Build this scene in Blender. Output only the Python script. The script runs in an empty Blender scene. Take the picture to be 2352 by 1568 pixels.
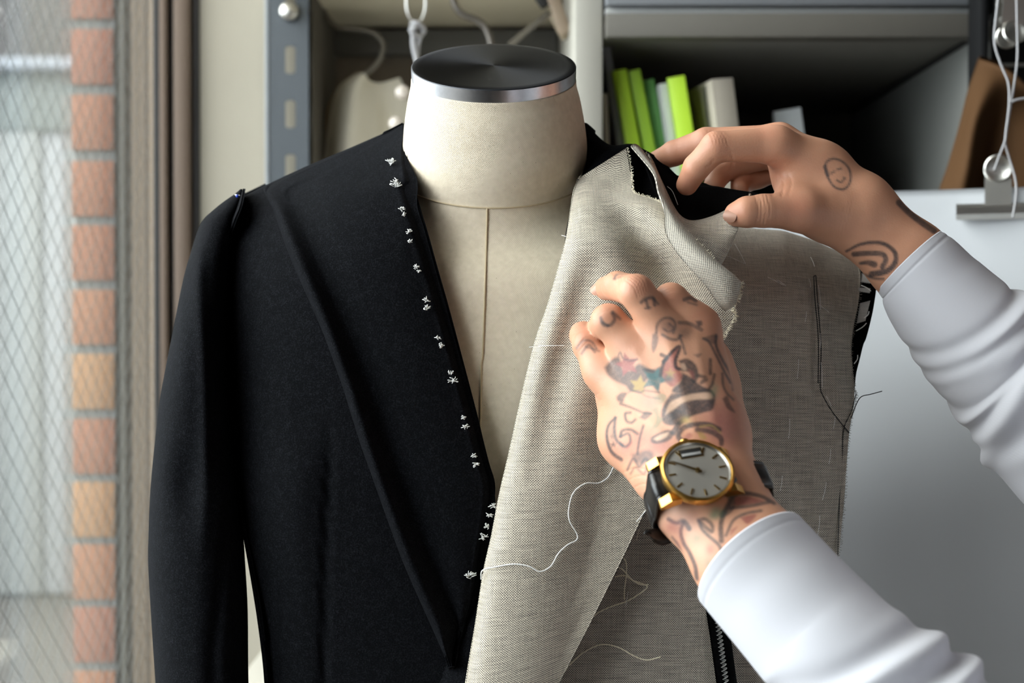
import bpy, bmesh, math, random
import numpy as np
from mathutils import Vector, Matrix

random.seed(7); np.random.seed(7)
SC = bpy.context.scene
COL = SC.collection

# ---------------------------------------------------------------- camera
PITCH = math.radians(-0.8)
FOC = 50.0 / 36.0 * 2352
CAM = np.array([0.0, 0.0, 1.35])
FWD = np.array([0, math.cos(PITCH), math.sin(PITCH)])
UPV = np.array([0, -math.sin(PITCH), math.cos(PITCH)])
RGT = np.array([1.0, 0, 0])
cam_d = bpy.data.cameras.new('camera'); cam = bpy.data.objects.new('camera', cam_d); COL.objects.link(cam)
cam.location = CAM; cam.rotation_euler = (math.radians(90) + PITCH, 0, 0)
cam_d.lens = 50; cam_d.sensor_width = 36; cam_d.clip_start = 0.05
cam_d.dof.use_dof = True; cam_d.dof.focus_distance = 0.835; cam_d.dof.aperture_fstop = 7.5
SC.camera = cam
# ---------------------------------------------------------------- light and exposure
SC.view_settings.view_transform = 'Standard'; SC.view_settings.look = 'None'
SC.view_settings.gamma = 1.0; SC.view_settings.use_curve_mapping = False
SC.view_settings.exposure = 1.5
SC.cycles.use_denoising = True
SC.cycles.max_bounces = 8
W = bpy.data.worlds.new('overcast_sky'); SC.world = W; W.use_nodes = True
nt = W.node_tree; nt.nodes.clear()
wo = nt.nodes.new('ShaderNodeOutputWorld'); wb = nt.nodes.new('ShaderNodeBackground')
tc = nt.nodes.new('ShaderNodeTexCoord'); sx = nt.nodes.new('ShaderNodeSeparateXYZ')
mr = nt.nodes.new('ShaderNodeMapRange'); mr.inputs['From Min'].default_value = -0.1; mr.inputs['From Max'].default_value = 0.9
rmp = nt.nodes.new('ShaderNodeMix'); rmp.data_type = 'RGBA'
rmp.inputs[6].default_value = (0.80, 0.86, 0.93, 1); rmp.inputs[7].default_value = (1.0, 0.985, 0.95, 1)
nt.links.new(tc.outputs['Generated'], sx.inputs[0]); nt.links.new(sx.outputs['Z'], mr.inputs['Value'])
nt.links.new(mr.outputs[0], rmp.inputs[0]); nt.links.new(rmp.outputs[2], wb.inputs['Color'])
wb.inputs['Strength'].default_value = 4.0
nt.links.new(wb.outputs[0], wo.inputs[0])
WIN_Y0, WIN_Y1, WIN_Z0, WIN_Z1, WX = 0.29, 1.75, 0.35, 2.52, -0.44
pl = bpy.data.lights.new('window_portal', 'AREA'); pl.shape = 'RECTANGLE'
pl.size = WIN_Y1 - WIN_Y0; pl.size_y = WIN_Z1 - WIN_Z0
pl.cycles.is_portal = True
po = bpy.data.objects.new('window_portal', pl); COL.objects.link(po)
po.location = (WX - 0.03, (WIN_Y0 + WIN_Y1) / 2, (WIN_Z0 + WIN_Z1) / 2); po.rotation_euler = (math.radians(90), 0, math.radians(-90))

# ---------------------------------------------------------------- helpers
def P(x, y, d):
    return CAM + d * (FWD + (x - 1176) / FOC * RGT - (y - 784) / FOC * UPV)
def PA(a):
    a = np.asarray(a, float)
    return CAM + a[..., 2:3] * (FWD + (a[..., 0:1] - 1176) / FOC * RGT - (a[..., 1:2] - 784) / FOC * UPV)
def PIX(p):
    q = np.asarray(p, float) - CAM
    d = q @ FWD
    return np.stack([1176 + q @ RGT / d * FOC, 784 - q @ UPV / d * FOC, d], -1)
def XZ(x, y, d):                       # world X and Z of a pixel at world depth d (upright things)
    p = P(x, y, d); return p[0], p[2]

def wl(o): return np.array(o['base']) if o is not None else np.zeros(3)
def empty(name, loc):
    o = bpy.data.objects.new(name, None); COL.objects.link(o); o.location = tuple(loc)
    o['base'] = [float(v) for v in loc]; o.empty_display_size = 0.05
    return o
def tag(o, label=None, cat=None, group=None, kind=None):
    if label: o['label'] = label
    if cat: o['category'] = cat
    if group: o['group'] = group
    if kind: o['kind'] = kind
    return o
def obj(name, verts, faces, mat, parent=None, smooth=True, uv=None, base=None, col=None):
    v = np.asarray(verts, float)
    if parent is not None: b = wl(parent)
    elif base is not None: b = np.array(base, float)
    else: b = np.array([(v[:, 0].min() + v[:, 0].max()) / 2, (v[:, 1].min() + v[:, 1].max()) / 2, v[:, 2].min()])
    me = bpy.data.meshes.new(name); me.from_pydata((v - b).tolist(), [], [list(map(int, f)) for f in faces]); me.update()
    if smooth: me.polygons.foreach_set('use_smooth', [True] * len(me.polygons))
    if uv is not None:
        ul = me.uv_layers.new(name='UVMap'); li = np.zeros(len(me.loops), int); me.loops.foreach_get('vertex_index', li)
        ul.data.foreach_set('uv', np.asarray(uv, np.float32)[li].ravel())
    if col is not None:
        ca = me.color_attributes.new('skin', 'FLOAT_COLOR', 'POINT')
        ca.data.foreach_set('color', np.concatenate([col, np.ones((len(col), 1))], 1).astype(np.float32).ravel())
    if mat: me.materials.append(mat)
    o = bpy.data.objects.new(name, me); COL.objects.link(o)
    if parent is not None:
        o.parent = parent; o['base'] = [float(t) for t in b]
        if parent.type != 'EMPTY': o.location = (0, 0, 0)
    else:
        o.location = tuple(b); o['base'] = [float(t) for t in b]
    return o
def crs(A, n):                           # Catmull-Rom along axis 0
    A = np.asarray(A, float); m = len(A)
    if m == 2:
        t = np.linspace(0, 1, n).reshape((-1,) + (1,) * (A.ndim - 1)); return A[0] * (1 - t) + A[1] * t
    E = np.concatenate([[2 * A[0] - A[1]], A, [2 * A[-1] - A[-2]]])
    s = np.linspace(0, m - 1, n); i = np.minimum(s.astype(int), m - 2); t = (s - i).reshape((-1,) + (1,) * (A.ndim - 1))
    a, b, c, d = E[i], E[i + 1], E[i + 2], E[i + 3]
    return 0.5 * (2 * b + (c - a) * t + (2 * a - 5 * b + 4 * c - d) * t ** 2 + (3 * b - a - 3 * c + d) * t ** 3)
def curve_at(pts, q, ax=1):              # value of a polyline at coordinate q along axis ax
    pts = np.asarray(pts, float); k = 1 - ax
    return np.interp(q, pts[:, ax], pts[:, k])
def gridfaces(nr, nc, off=0, flip=False, closed=False):
    F = []
    for i in range(nr - 1):
        for j in range(nc - (0 if closed else 1)):
            j2 = (j + 1) % nc
            f = (off + i * nc + j, off + i * nc + j2, off + (i + 1) * nc + j2, off + (i + 1) * nc + j)
            F.append(f[::-1] if flip else f)
    return F
def normals_grid(G):
    du = np.gradient(G, axis=1); dv = np.gradient(G, axis=0)
    n = np.cross(dv, du); n /= np.linalg.norm(n, axis=-1, keepdims=True) + 1e-12
    return n
def sheet(name, ctrl, nr, nc, mat, parent, thick=0.001, rot=0.0, disp=None, dense=False):
    """A cloth: control rows of (px, py, depth) smoothed, unprojected, given thickness and arc-length UVs."""
    if dense: G = np.asarray(ctrl, float)
    else:
        G = crs(ctrl, nr); G = np.swapaxes(crs(np.swapaxes(G, 0, 1), nc), 0, 1)
    nr, nc = G.shape[:2]
    Wd = PA(G)
    n = normals_grid(Wd)
    if n[nr // 2, nc // 2] @ (CAM - Wd[nr // 2, nc // 2]) < 0: n = -n
    if disp is not None:
        Wd = Wd + n * disp(G, Wd)[..., None]
        n2 = normals_grid(Wd); n = n2 * np.sign((n2 * n).sum(-1, keepdims=True))
    im, jm = nr // 2, nc // 2
    su = np.zeros((nr, nc)); sv = np.zeros((nr, nc))
    su[:, 1:] = np.cumsum(np.linalg.norm(np.diff(Wd, axis=1), axis=-1), 1); sv[1:] = np.cumsum(np.linalg.norm(np.diff(Wd, axis=0), axis=-1), 0)
    sgn = 1 if G[im, -1, 0] > G[im, 0, 0] else -1
    U = Wd[:, jm:jm + 1, 0] + sgn * (su - su[:, jm:jm + 1]); V = Wd[im:im + 1, :, 2] - (sv - sv[im:im + 1])
    c, s = math.cos(rot), math.sin(rot)
    uv = np.stack([U * c - V * s, U * s + V * c], -1).reshape(-1, 2)
    front = Wd.reshape(-1, 3); back = (Wd - n * thick).reshape(-1, 3)
    N = nr * nc
    F = gridfaces(nr, nc, 0, flip=True) + gridfaces(nr, nc, N)
    b = [i * nc for i in range(nr)] + [(nr - 1) * nc + j for j in range(1, nc)] + [i * nc + nc - 1 for i in range(nr - 2, -1, -1)] + [j for j in range(nc - 2, 0, -1)]
    for k in range(len(b)):
        p, q = b[k], b[(k + 1) % len(b)]; F.append((p, q, q + N, p + N))
    return obj(name, np.concatenate([front, back]), F, mat, parent, uv=np.concatenate([uv, uv]))
def tube_geo(pts, r, n=6, caps=True):
    p = np.asarray(pts, float); m = len(p); r = np.broadcast_to(np.asarray(r, float), (m,))
    t = np.gradient(p, axis=0); t /= np.linalg.norm(t, axis=1, keepdims=True) + 1e-12
    a = np.array([0, 0, 1.0]) if abs(t[0, 2]) < 0.9 else np.array([1.0, 0, 0])
    V = []
    for i in range(m):
        a = a - t[i] * (a @ t[i]); a /= np.linalg.norm(a) + 1e-12; b = np.cross(t[i], a)
        for k in range(n):
            w = 2 * math.pi * k / n; V.append(p[i] + r[i] * (math.cos(w) * a + math.sin(w) * b))
    F = gridfaces(m, n, 0, closed=True)
    if caps: F += [tuple(range(n - 1, -1, -1)), tuple((m - 1) * n + k for k in range(n))]
    return V, F
class Geo:
    def __init__(s): s.v = []; s.f = []
    def add(s, V, F):
        o = len(s.v); s.v += [tuple(x) for x in V]; s.f += [tuple(o + i for i in f) for f in F]; return s
    def tube(s, pts, r, n=6): return s.add(*tube_geo(pts, r, n))
    def box(s, x0, x1, y0, y1, z0, z1, M=None):
        V = [(x, y, z) for x in (x0, x1) for y in (y0, y1) for z in (z0, z1)]
        if M is not None: V = [tuple(M @ Vector(v)) for v in V]
        return s.add(V, [(0, 1, 3, 2), (4, 6, 7, 5), (0, 4, 5, 1), (2, 3, 7, 6), (0, 2, 6, 4), (1, 5, 7, 3)])
    def bbox(s, x0, x1, y0, y1, z0, z1, r=0.002, M=None):     # box with bevelled edges
        bm = bmesh.new(); bmesh.ops.create_cube(bm, size=1)
        for v in bm.verts: v.co = Vector(((x0 + x1) / 2 + v.co.x * (x1 - x0), (y0 + y1) / 2 + v.co.y * (y1 - y0), (z0 + z1) / 2 + v.co.z * (z1 - z0)))
        bmesh.ops.bevel(bm, geom=bm.edges[:], offset=r, segments=2, affect='EDGES', profile=0.5)
        bm.verts.ensure_lookup_table()
        V = [tuple(M @ v.co) if M is not None else tuple(v.co) for v in bm.verts]; F = [[v.index for v in f.verts] for f in bm.faces]
        bm.verts.index_update(); bm.free(); return s.add(V, F)
    def lathe(s, prof, n, M, caps=True):              # profile of (radius, height) about local z
        m = len(prof); V = []; F = []; rows = []
        for r, h in prof:
            if r < 1e-6: rows.append([len(V)] * n); V.append(tuple(M @ Vector((0, 0, h))))
            else: rows.append(list(range(len(V), len(V) + n))); V += [tuple(M @ Vector((r * math.cos(2 * math.pi * k / n), r * math.sin(2 * math.pi * k / n), h))) for k in range(n)]
        for a, b in zip(rows[:-1], rows[1:]):
            for k in range(n):
                f = []
                for i in (a[k], a[(k + 1) % n], b[(k + 1) % n], b[k]):
                    if i not in f: f.append(i)
                if len(f) > 2: F.append(tuple(f))
        if caps and prof[0][0] > 1e-6: F.append(tuple(rows[0][::-1]))
        if caps and prof[-1][0] > 1e-6: F.append(tuple(rows[-1]))
        return s.add(V, F)
    def prism(s, poly, a, b, fn):          # polygon of 2-D points extruded from a to b, fn maps (u, v, w) to the world
        n = len(poly); V = [fn(u, v, a) for u, v in poly] + [fn(u, v, b) for u, v in poly]
        F = [tuple(range(n - 1, -1, -1)), tuple(range(n, 2 * n))] + [(i, (i + 1) % n, n + (i + 1) % n, n + i) for i in range(n)]
        return s.add(V, F)
    def obj(s, name, mat, parent=None, smooth=False, **k):
        o = obj(name, s.v, s.f, mat, parent, smooth=smooth, **k)
        bm = bmesh.new(); bm.from_mesh(o.data); bmesh.ops.recalc_face_normals(bm, faces=bm.faces[:]); bm.to_mesh(o.data); bm.free()
        return o
def auto(o, ang=40):
    o.data.polygons.foreach_set('use_smooth', [True] * len(o.data.polygons))
    try: o.data.set_sharp_from_angle(angle=math.radians(ang))
    except Exception: pass
    return o
def struct(o): o['kind'] = 'structure'; return o
def frame(o, x, z, loc):                 # matrix with local x and z axes
    z = Vector(z).normalized(); x = Vector(x); x = (x - z * x.dot(z)).normalized(); y = z.cross(x)
    return Matrix(((x.x, y.x, z.x, loc[0]), (x.y, y.y, z.y, loc[1]), (x.z, y.z, z.z, loc[2]), (0, 0, 0, 1)))

# signed distance bodies -> one continuous mesh (surface nets)
def smin(a, b, k):
    h = np.clip(0.5 + 0.5 * (b - a) / k, 0, 1); return b * (1 - h) + a * h - k * h * (1 - h)
def cone(X, a, b, ra, rb):
    a = np.asarray(a, float); b = np.asarray(b, float); ba = b - a
    t = np.clip(((X - a) @ ba) / (ba @ ba), 0, 1)
    return np.linalg.norm(X - a - t[..., None] * ba, axis=-1) - (ra + (rb - ra) * t)
def surface_nets(sdf, lo, hi, h):
    n = np.ceil((np.asarray(hi) - np.asarray(lo)) / h).astype(int) + 1
    ax = [lo[i] + h * np.arange(n[i]) for i in range(3)]
    D = np.empty(tuple(n), np.float32)
    for i in range(0, n[0], 24):
        X = np.stack(np.meshgrid(ax[0][i:i + 24], ax[1], ax[2], indexing='ij'), -1)
        D[i:i + 24] = sdf(X)
    s = D < 0
    cn = [(i, j, k) for i in (0, 1) for j in (0, 1) for k in (0, 1)]
    sh = tuple(n - 1)
    cnt = sum(s[i:i + sh[0], j:j + sh[1], k:k + sh[2]].astype(np.int8) for i, j, k in cn)
    idx = np.argwhere((cnt > 0) & (cnt < 8)); look = np.full(sh, -1, int); look[tuple(idx.T)] = np.arange(len(idx))
    val = {c: D[idx[:, 0] + c[0], idx[:, 1] + c[1], idx[:, 2] + c[2]] for c in cn}
    acc = np.zeros((len(idx), 3)); num = np.zeros(len(idx))
    for c in cn:
        for a in range(3):
            if c[a] == 0:
                e = list(c); e[a] = 1; e = tuple(e); v0, v1 = val[c], val[e]; m = (v0 < 0) != (v1 < 0)
                t = np.where(m, v0 / np.where(m, v0 - v1, 1), 0)
                pt = np.tile(np.array(c, float), (len(idx), 1)); pt[:, a] += t
                acc += pt * m[:, None]; num += m
    V = np.asarray(lo) + h * (idx + acc / num[:, None])
    F = []
    for a in range(3):
        b, c = (a + 1) % 3, (a + 2) % 3
        s0 = np.take(s, range(0, n[a] - 1), a); s1 = np.take(s, range(1, n[a]), a)
        e = np.argwhere(s0 != s1); e = e[(e[:, b] > 0) & (e[:, c] > 0) & (e[:, b] < n[b] - 1) & (e[:, c] < n[c] - 1)]
        inside = s[tuple(e.T)]
        eb = np.zeros(3, int); eb[b] = 1; ec = np.zeros(3, int); ec[c] = 1
        q = np.stack([look[tuple((e - eb - ec).T)], look[tuple((e - ec).T)], look[tuple(e.T)], look[tuple((e - eb).T)]], 1)
        q[~inside] = q[~inside][:, ::-1]; F.append(q)
    return V, np.concatenate(F)
def relax(V, F, it=2, lam=0.5):
    for _ in range(it):
        S = np.zeros_like(V); c = np.zeros(len(V))
        for k in range(4):
            a, b = F[:, k], F[:, (k + 1) % 4]
            np.add.at(S, a, V[b]); np.add.at(c, a, 1); np.add.at(S, b, V[a]); np.add.at(c, b, 1)
        V = V + lam * (S / c[:, None] - V)
    return V
def vnormals(V, F):
    n = np.cross(V[F[:, 2]] - V[F[:, 0]], V[F[:, 3]] - V[F[:, 1]]); N = np.zeros_like(V)
    for k in range(4): np.add.at(N, F[:, k], n)
    return N / (np.linalg.norm(N, axis=1, keepdims=True) + 1e-12)

# ---------------------------------------------------------------- materials
def new_mat(name):
    m = bpy.data.materials.new(name); m.use_nodes = True
    return m, m.node_tree, m.node_tree.nodes['Principled BSDF']
def N(nt, t, **k):
    n = nt.nodes.new(t)
    for a, b in k.items():
        if a in n.inputs: n.inputs[a].default_value = b
        else: setattr(n, a, b)
    return n
def math_n(nt, op, a, b=None, c=None):
    n = nt.nodes.new('ShaderNodeMath'); n.operation = op
    for i, v in enumerate((a, b, c)):
        if v is None: continue
        if isinstance(v, (int, float)): n.inputs[i].default_value = v
        else: nt.links.new(v, n.inputs[i])
    return n.outputs[0]
def mixc(nt, f, a, b, mode='MIX'):
    n = nt.nodes.new('ShaderNodeMix'); n.data_type = 'RGBA'; n.blend_type = mode
    for s, v in ((0, f), (6, a), (7, b)):
        if isinstance(v, (int, float)): n.inputs[s].default_value = v
        elif isinstance(v, tuple): n.inputs[s].default_value = v + (1,) if len(v) == 3 else v
        else: nt.links.new(v, n.inputs[s])
    return n.outputs[2]
def plain(name, c, rough=0.5, metal=0.0, noise=0.06, scale=60, bump=0.0, spec=0.5, **k):
    m, t, b = new_mat(name)
    co = N(t, 'ShaderNodeTexCoord'); nz = N(t, 'ShaderNodeTexNoise', Scale=scale, Detail=3.0); t.links.new(co.outputs['Object'], nz.inputs['Vector'])
    lo = tuple(max(0, x * (1 - noise)) for x in c); hi = tuple(min(1, x * (1 + noise)) for x in c)
    t.links.new(mixc(t, nz.outputs[0], lo, hi), b.inputs['Base Color'])
    b.inputs['Roughness'].default_value = rough; b.inputs['Metallic'].default_value = metal; b.inputs['Specular IOR Level'].default_value = spec
    if bump:
        bp = N(t, 'ShaderNodeBump', Strength=bump, Distance=0.001); t.links.new(nz.outputs[0], bp.inputs['Height']); t.links.new(bp.outputs[0], b.inputs['Normal'])
    for q, v in k.items(): b.inputs[q.replace('_', ' ')].default_value = v
    return m
def weave_mat(name, light, dark, period, slub=0.3, thr=0.0, bump=0.4, rough=0.85):
    m, t, b = new_mat(name)
    uv = N(t, 'ShaderNodeTexCoord'); sp = N(t, 'ShaderNodeSeparateXYZ')
    n1 = N(t, 'ShaderNodeTexNoise', Scale=90.0, Detail=2.0); t.links.new(uv.outputs['UV'], n1.inputs['Vector'])
    vm = N(t, 'ShaderNodeVectorMath', operation='MULTIPLY_ADD'); vm.inputs[1].default_value = (0.0009, 0.0009, 0); 
    t.links.new(n1.outputs['Color'], vm.inputs[0]); t.links.new(uv.outputs['UV'], vm.inputs[2]); t.links.new(vm.outputs[0], sp.inputs[0])
    k = 2 * math.pi / period
    su = math_n(t, 'SINE', math_n(t, 'MULTIPLY', sp.outputs[0], k)); sv = math_n(t, 'SINE', math_n(t, 'MULTIPLY', sp.outputs[1], k))
    pr = math_n(t, 'MULTIPLY', su, sv)
    def streak(sx_, sy_):
        mp = N(t, 'ShaderNodeMapping'); mp.inputs['Scale'].default_value = (sx_, sy_, 1)
        nz = N(t, 'ShaderNodeTexNoise', Scale=1.0, Detail=2.0); t.links.new(uv.outputs['UV'], mp.inputs[0]); t.links.new(mp.outputs[0], nz.inputs['Vector'])
        return math_n(t, 'SUBTRACT', nz.outputs[0], 0.5)
    s1 = streak(60, 1400); s2 = streak(1400, 60)
    v = math_n(t, 'MULTIPLY_ADD', s1, slub * 4, math_n(t, 'MULTIPLY_ADD', s2, slub * 2, pr))
    f = N(t, 'ShaderNodeMapRange'); f.inputs['From Min'].default_value = -0.45 + thr; f.inputs['From Max'].default_value = 0.45 + thr
    t.links.new(v, f.inputs['Value'])
    t.links.new(mixc(t, f.outputs[0], dark, light), b.inputs['Base Color'])
    b.inputs['Roughness'].default_value = rough; b.inputs['Specular IOR Level'].default_value = 0.15; b.inputs['Sheen Weight'].default_value = 0.08
    bp = N(t, 'ShaderNodeBump', Strength=bump, Distance=0.0003); t.links.new(pr, bp.inputs['Height']); t.links.new(bp.outputs[0], b.inputs['Normal'])
    return m
CANVAS_L = weave_mat('hair_canvas_light', (0.74, 0.66, 0.53), (0.085, 0.075, 0.072), 0.00150, slub=0.30, thr=-0.05)
CANVAS_D = weave_mat('hair_canvas', (0.72, 0.65, 0.545), (0.095, 0.085, 0.080), 0.00140, slub=0.35, thr=0.0)
def wool_mat(name, c):
    m, t, b = new_mat(name)
    co = N(t, 'ShaderNodeTexCoord'); nz = N(t, 'ShaderNodeTexNoise', Scale=1150.0, Detail=3.0, Roughness=0.6); t.links.new(co.outputs['Object'], nz.inputs['Vector'])
    n2 = N(t, 'ShaderNodeTexNoise', Scale=220.0, Detail=3.0); t.links.new(co.outputs['Object'], n2.inputs['Vector'])
    f = math_n(t, 'MULTIPLY_ADD', nz.outputs[0], 0.8, math_n(t, 'MULTIPLY', n2.outputs[0], 0.2))
    sm = N(t, 'ShaderNodeMapRange'); sm.interpolation_type = 'SMOOTHSTEP'; sm.inputs['From Min'].default_value = 0.44; sm.inputs['From Max'].default_value = 0.70; t.links.new(f, sm.inputs['Value'])
    t.links.new(mixc(t, sm.outputs[0], tuple(x * 0.75 for x in c), tuple(x * 2.3 for x in c)), b.inputs['Base Color'])
    b.inputs['Roughness'].default_value = 0.85; b.inputs['Specular IOR Level'].default_value = 0.02
    b.inputs['Sheen Weight'].default_value = 0.012; b.inputs['Sheen Roughness'].default_value = 0.35; b.inputs['Sheen Tint'].default_value = (0.7, 0.75, 0.85, 1)
    bp = N(t, 'ShaderNodeBump', Strength=0.7, Distance=0.0006); t.links.new(f, bp.inputs['Height']); t.links.new(bp.outputs[0], b.inputs['Normal'])
    return m
WOOL = wool_mat('black_wool', (0.0050, 0.0053, 0.0064))
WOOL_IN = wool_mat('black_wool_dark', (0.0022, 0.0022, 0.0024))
def linen_mat():
    m, t, b = new_mat('cream_linen')
    co = N(t, 'ShaderNodeTexCoord'); sp = N(t, 'ShaderNodeSeparateXYZ'); t.links.new(co.outputs['UV'], sp.inputs[0])
    k = 2 * math.pi / 0.0011
    pr = math_n(t, 'MULTIPLY', math_n(t, 'SINE', math_n(t, 'MULTIPLY', sp.outputs[0], k)), math_n(t, 'SINE', math_n(t, 'MULTIPLY', sp.outputs[1], k)))
    nz = N(t, 'ShaderNodeTexNoise', Scale=260.0, Detail=4.0); t.links.new(co.outputs['Object'], nz.inputs['Vector'])
    sp2 = N(t, 'ShaderNodeTexVoronoi', Scale=170.0); t.links.new(co.outputs['Object'], sp2.inputs['Vector'])
    spk = math_n(t, 'LESS_THAN', sp2.outputs['Distance'], 0.055)
    f = math_n(t, 'MULTIPLY_ADD', pr, 0.17, nz.outputs[0])
    c1 = mixc(t, f, (0.62, 0.527, 0.40), (0.81, 0.71, 0.565))
    t.links.new(mixc(t, math_n(t, 'MULTIPLY', spk, 0.45), c1, (0.25, 0.17, 0.10)), b.inputs['Base Color'])
    b.inputs['Roughness'].default_value = 0.8; b.inputs['Specular IOR Level'].default_value = 0.15
    bp = N(t, 'ShaderNodeBump', Strength=0.4, Distance=0.0003); t.links.new(pr, bp.inputs['Height']); t.links.new(bp.outputs[0], b.inputs['Normal'])
    return m
LINEN = linen_mat()
SEAM = plain('seam_thread', (0.50, 0.40, 0.26), 0.8)
def shirt_mat(name, c):
    m, t, b = new_mat(name)
    co = N(t, 'ShaderNodeTexCoord'); wv = N(t, 'ShaderNodeTexWave', Scale=420.0, Distortion=0.4); wv.bands_direction = 'DIAGONAL'
    t.links.new(co.outputs['UV'], wv.inputs['Vector'])
    t.links.new(mixc(t, wv.outputs['Fac'], tuple(x * .98 for x in c), c), b.inputs['Base Color'])
    b.inputs['Roughness'].default_value = 0.85; b.inputs['Specular IOR Level'].default_value = 0.15; b.inputs['Sheen Weight'].default_value = 0.05
    bp = N(t, 'ShaderNodeBump', Strength=0.04, Distance=0.0003); t.links.new(wv.outputs['Fac'], bp.inputs['Height']); t.links.new(bp.outputs[0], b.inputs['Normal'])
    return m
SHIRT = shirt_mat('white_jersey', (0.56, 0.56, 0.60))
THREAD = plain('white_thread', (0.80, 0.80, 0.78), 0.7)
THREAD_C = plain('cream_thread', (0.88, 0.81, 0.63), 0.7)
THREAD_K = plain('black_thread', (0.015, 0.014, 0.014), 0.7)
def skin_mat():
    m, t, b = new_mat('skin')
    at = N(t, 'ShaderNodeAttribute', attribute_name='skin')
    co = N(t, 'ShaderNodeTexCoord'); nz = N(t, 'ShaderNodeTexNoise', Scale=70.0, Detail=4.0); t.links.new(co.outputs['Object'], nz.inputs['Vector'])
    n2 = N(t, 'ShaderNodeTexNoise', Scale=700.0, Detail=3.0); t.links.new(co.outputs['Object'], n2.inputs['Vector'])
    vo = N(t, 'ShaderNodeTexVoronoi', Scale=900.0); t.links.new(co.outputs['Object'], vo.inputs['Vector'])
    t.links.new(mixc(t, nz.outputs[0], mixc(t, 1.0, at.outputs['Color'], (0.90, 0.84, 0.82), 'MULTIPLY'), mixc(t, 1.0, at.outputs['Color'], (1.08, 1.10, 1.12), 'MULTIPLY')), b.inputs['Base Color'])
    b.inputs['Roughness'].default_value = 0.48; b.inputs['Specular IOR Level'].default_value = 0.4
    b.inputs['Subsurface Weight'].default_value = 0.12; b.inputs['Subsurface Radius'].default_value = (0.006, 0.0025, 0.0015); b.inputs['Subsurface Scale'].default_value = 0.6
    rl = N(t, 'ShaderNodeAttribute', attribute_name='relief')
    h = math_n(t, 'MULTIPLY_ADD', vo.outputs['Distance'], 0.5, n2.outputs[0])
    b2 = N(t, 'ShaderNodeBump', Strength=1.0, Distance=0.0011); t.links.new(rl.outputs['Fac'], b2.inputs['Height'])
    bp = N(t, 'ShaderNodeBump', Strength=0.18, Distance=0.0004); t.links.new(h, bp.inputs['Height']); t.links.new(b2.outputs[0], bp.inputs['Normal']); t.links.new(bp.outputs[0], b.inputs['Normal'])
    return m
SKIN = skin_mat()
NAIL = plain('fingernail', (0.47, 0.255, 0.18), 0.4)
GOLD = plain('gold', (0.72, 0.42, 0.11), 0.3, 1.0, noise=0.03)
DIAL = plain('silver_dial', (0.66, 0.63, 0.57), 0.38, 0.25, noise=0.03, scale=300)
LEATHER = plain('black_leather', (0.010, 0.009, 0.009), 0.32, noise=0.3, scale=500, bump=0.2)
def steel_mat(name, c, rough, aniso):
    m, t, b = new_mat(name)
    co = N(t, 'ShaderNodeTexCoord'); sp = N(t, 'ShaderNodeSeparateXYZ'); t.links.new(co.outputs['UV'], sp.inputs[0])
    nz = N(t, 'ShaderNodeTexNoise', Scale=1.0, Detail=4.0); nz.noise_dimensions = '1D'
    t.links.new(math_n(t, 'MULTIPLY', sp.outputs[0], 2200.0), nz.inputs['W'])
    t.links.new(mixc(t, nz.outputs[0], tuple(x * .6 for x in c), tuple(min(1, x * 1.4) for x in c)), b.inputs['Base Color'])
    b.inputs['Metallic'].default_value = 1.0; b.inputs['Roughness'].default_value = rough
    b.inputs['Anisotropic'].default_value = aniso; tg = N(t, 'ShaderNodeTangent', direction_type='UV_MAP'); t.links.new(tg.outputs[0], b.inputs['Tangent'])
    b.inputs['Anisotropic Rotation'].default_value = 0.25
    bp = N(t, 'ShaderNodeBump', Strength=0.5, Distance=0.00008); t.links.new(nz.outputs[0], bp.inputs['Height']); t.links.new(bp.outputs[0], b.inputs['Normal'])
    return m
CAP_TOP = steel_mat('turned_steel', (0.062, 0.064, 0.072), 0.36, 0.75)
CAP_SIDE = plain('brushed_steel', (0.50, 0.51, 0.54), 0.30, 1.0, noise=0.12, scale=400)
CHROME = plain('nickel', (0.60, 0.58, 0.54), 0.36, 1.0, noise=0.04)
# ================================================================ THE ROOM
WALLM = plain('cream_paint', (0.398, 0.360, 0.289), 0.85, noise=0.03, scale=8)
DIMW = plain('room_paint', (0.26, 0.25, 0.235), 0.9, noise=0.04, scale=5)
FLOORM = plain('floor_boards', (0.22, 0.17, 0.12), 0.6, noise=0.2, scale=9)
BRONZE = plain('bronze_aluminium', (0.104, 0.070, 0.048), 0.38, 0.35, noise=0.05)
BRONZE_D = plain('dark_bronze', (0.030, 0.026, 0.024), 0.45, 0.3)
RUBBER = plain('black_gasket', (0.012, 0.011, 0.010), 0.6)
X1, Y0, Y1, ZC = 2.1, -1.9, 1.93, 2.65
def sbox(name, mat, *b, smooth=False):
    return struct(Geo().box(*b).obj(name, mat))
sbox('floor', FLOORM, -0.55, X1 + .1, Y0 - .1, 2.12, -0.1, 0.0)
sbox('ceiling', DIMW, -0.55, X1 + .1, Y0 - .1, 2.12, ZC, ZC + 0.1)
sbox('wall_right', DIMW, X1, X1 + 0.1, Y0, 2.12, 0, ZC)
sbox('wall_front', DIMW, -0.55, X1, Y0 - 0.1, Y0, 0, ZC)
sbox('wall_back', WALLM, -0.42, X1, 2.02, 2.12, 0, ZC); sbox('wall_left_return', WALLM, -0.386, -0.260, 1.762, 2.02, 0, ZC)
# left wall with the window opening
g = Geo(); g.box(-0.50, WX - 0.02, Y0, 1.75, 0, WIN_Z0 - .1); g.box(-0.50, WX - 0.02, Y0, 1.745, WIN_Z0 - .1, WIN_Z0); g.box(-0.50, WX - 0.02, Y0, 1.745, WIN_Z1, ZC); g.box(-0.50, WX - 0.02, Y0, WIN_Y0, WIN_Z0, WIN_Z1)
struct(g.obj('wall_left', DIMW))
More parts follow.
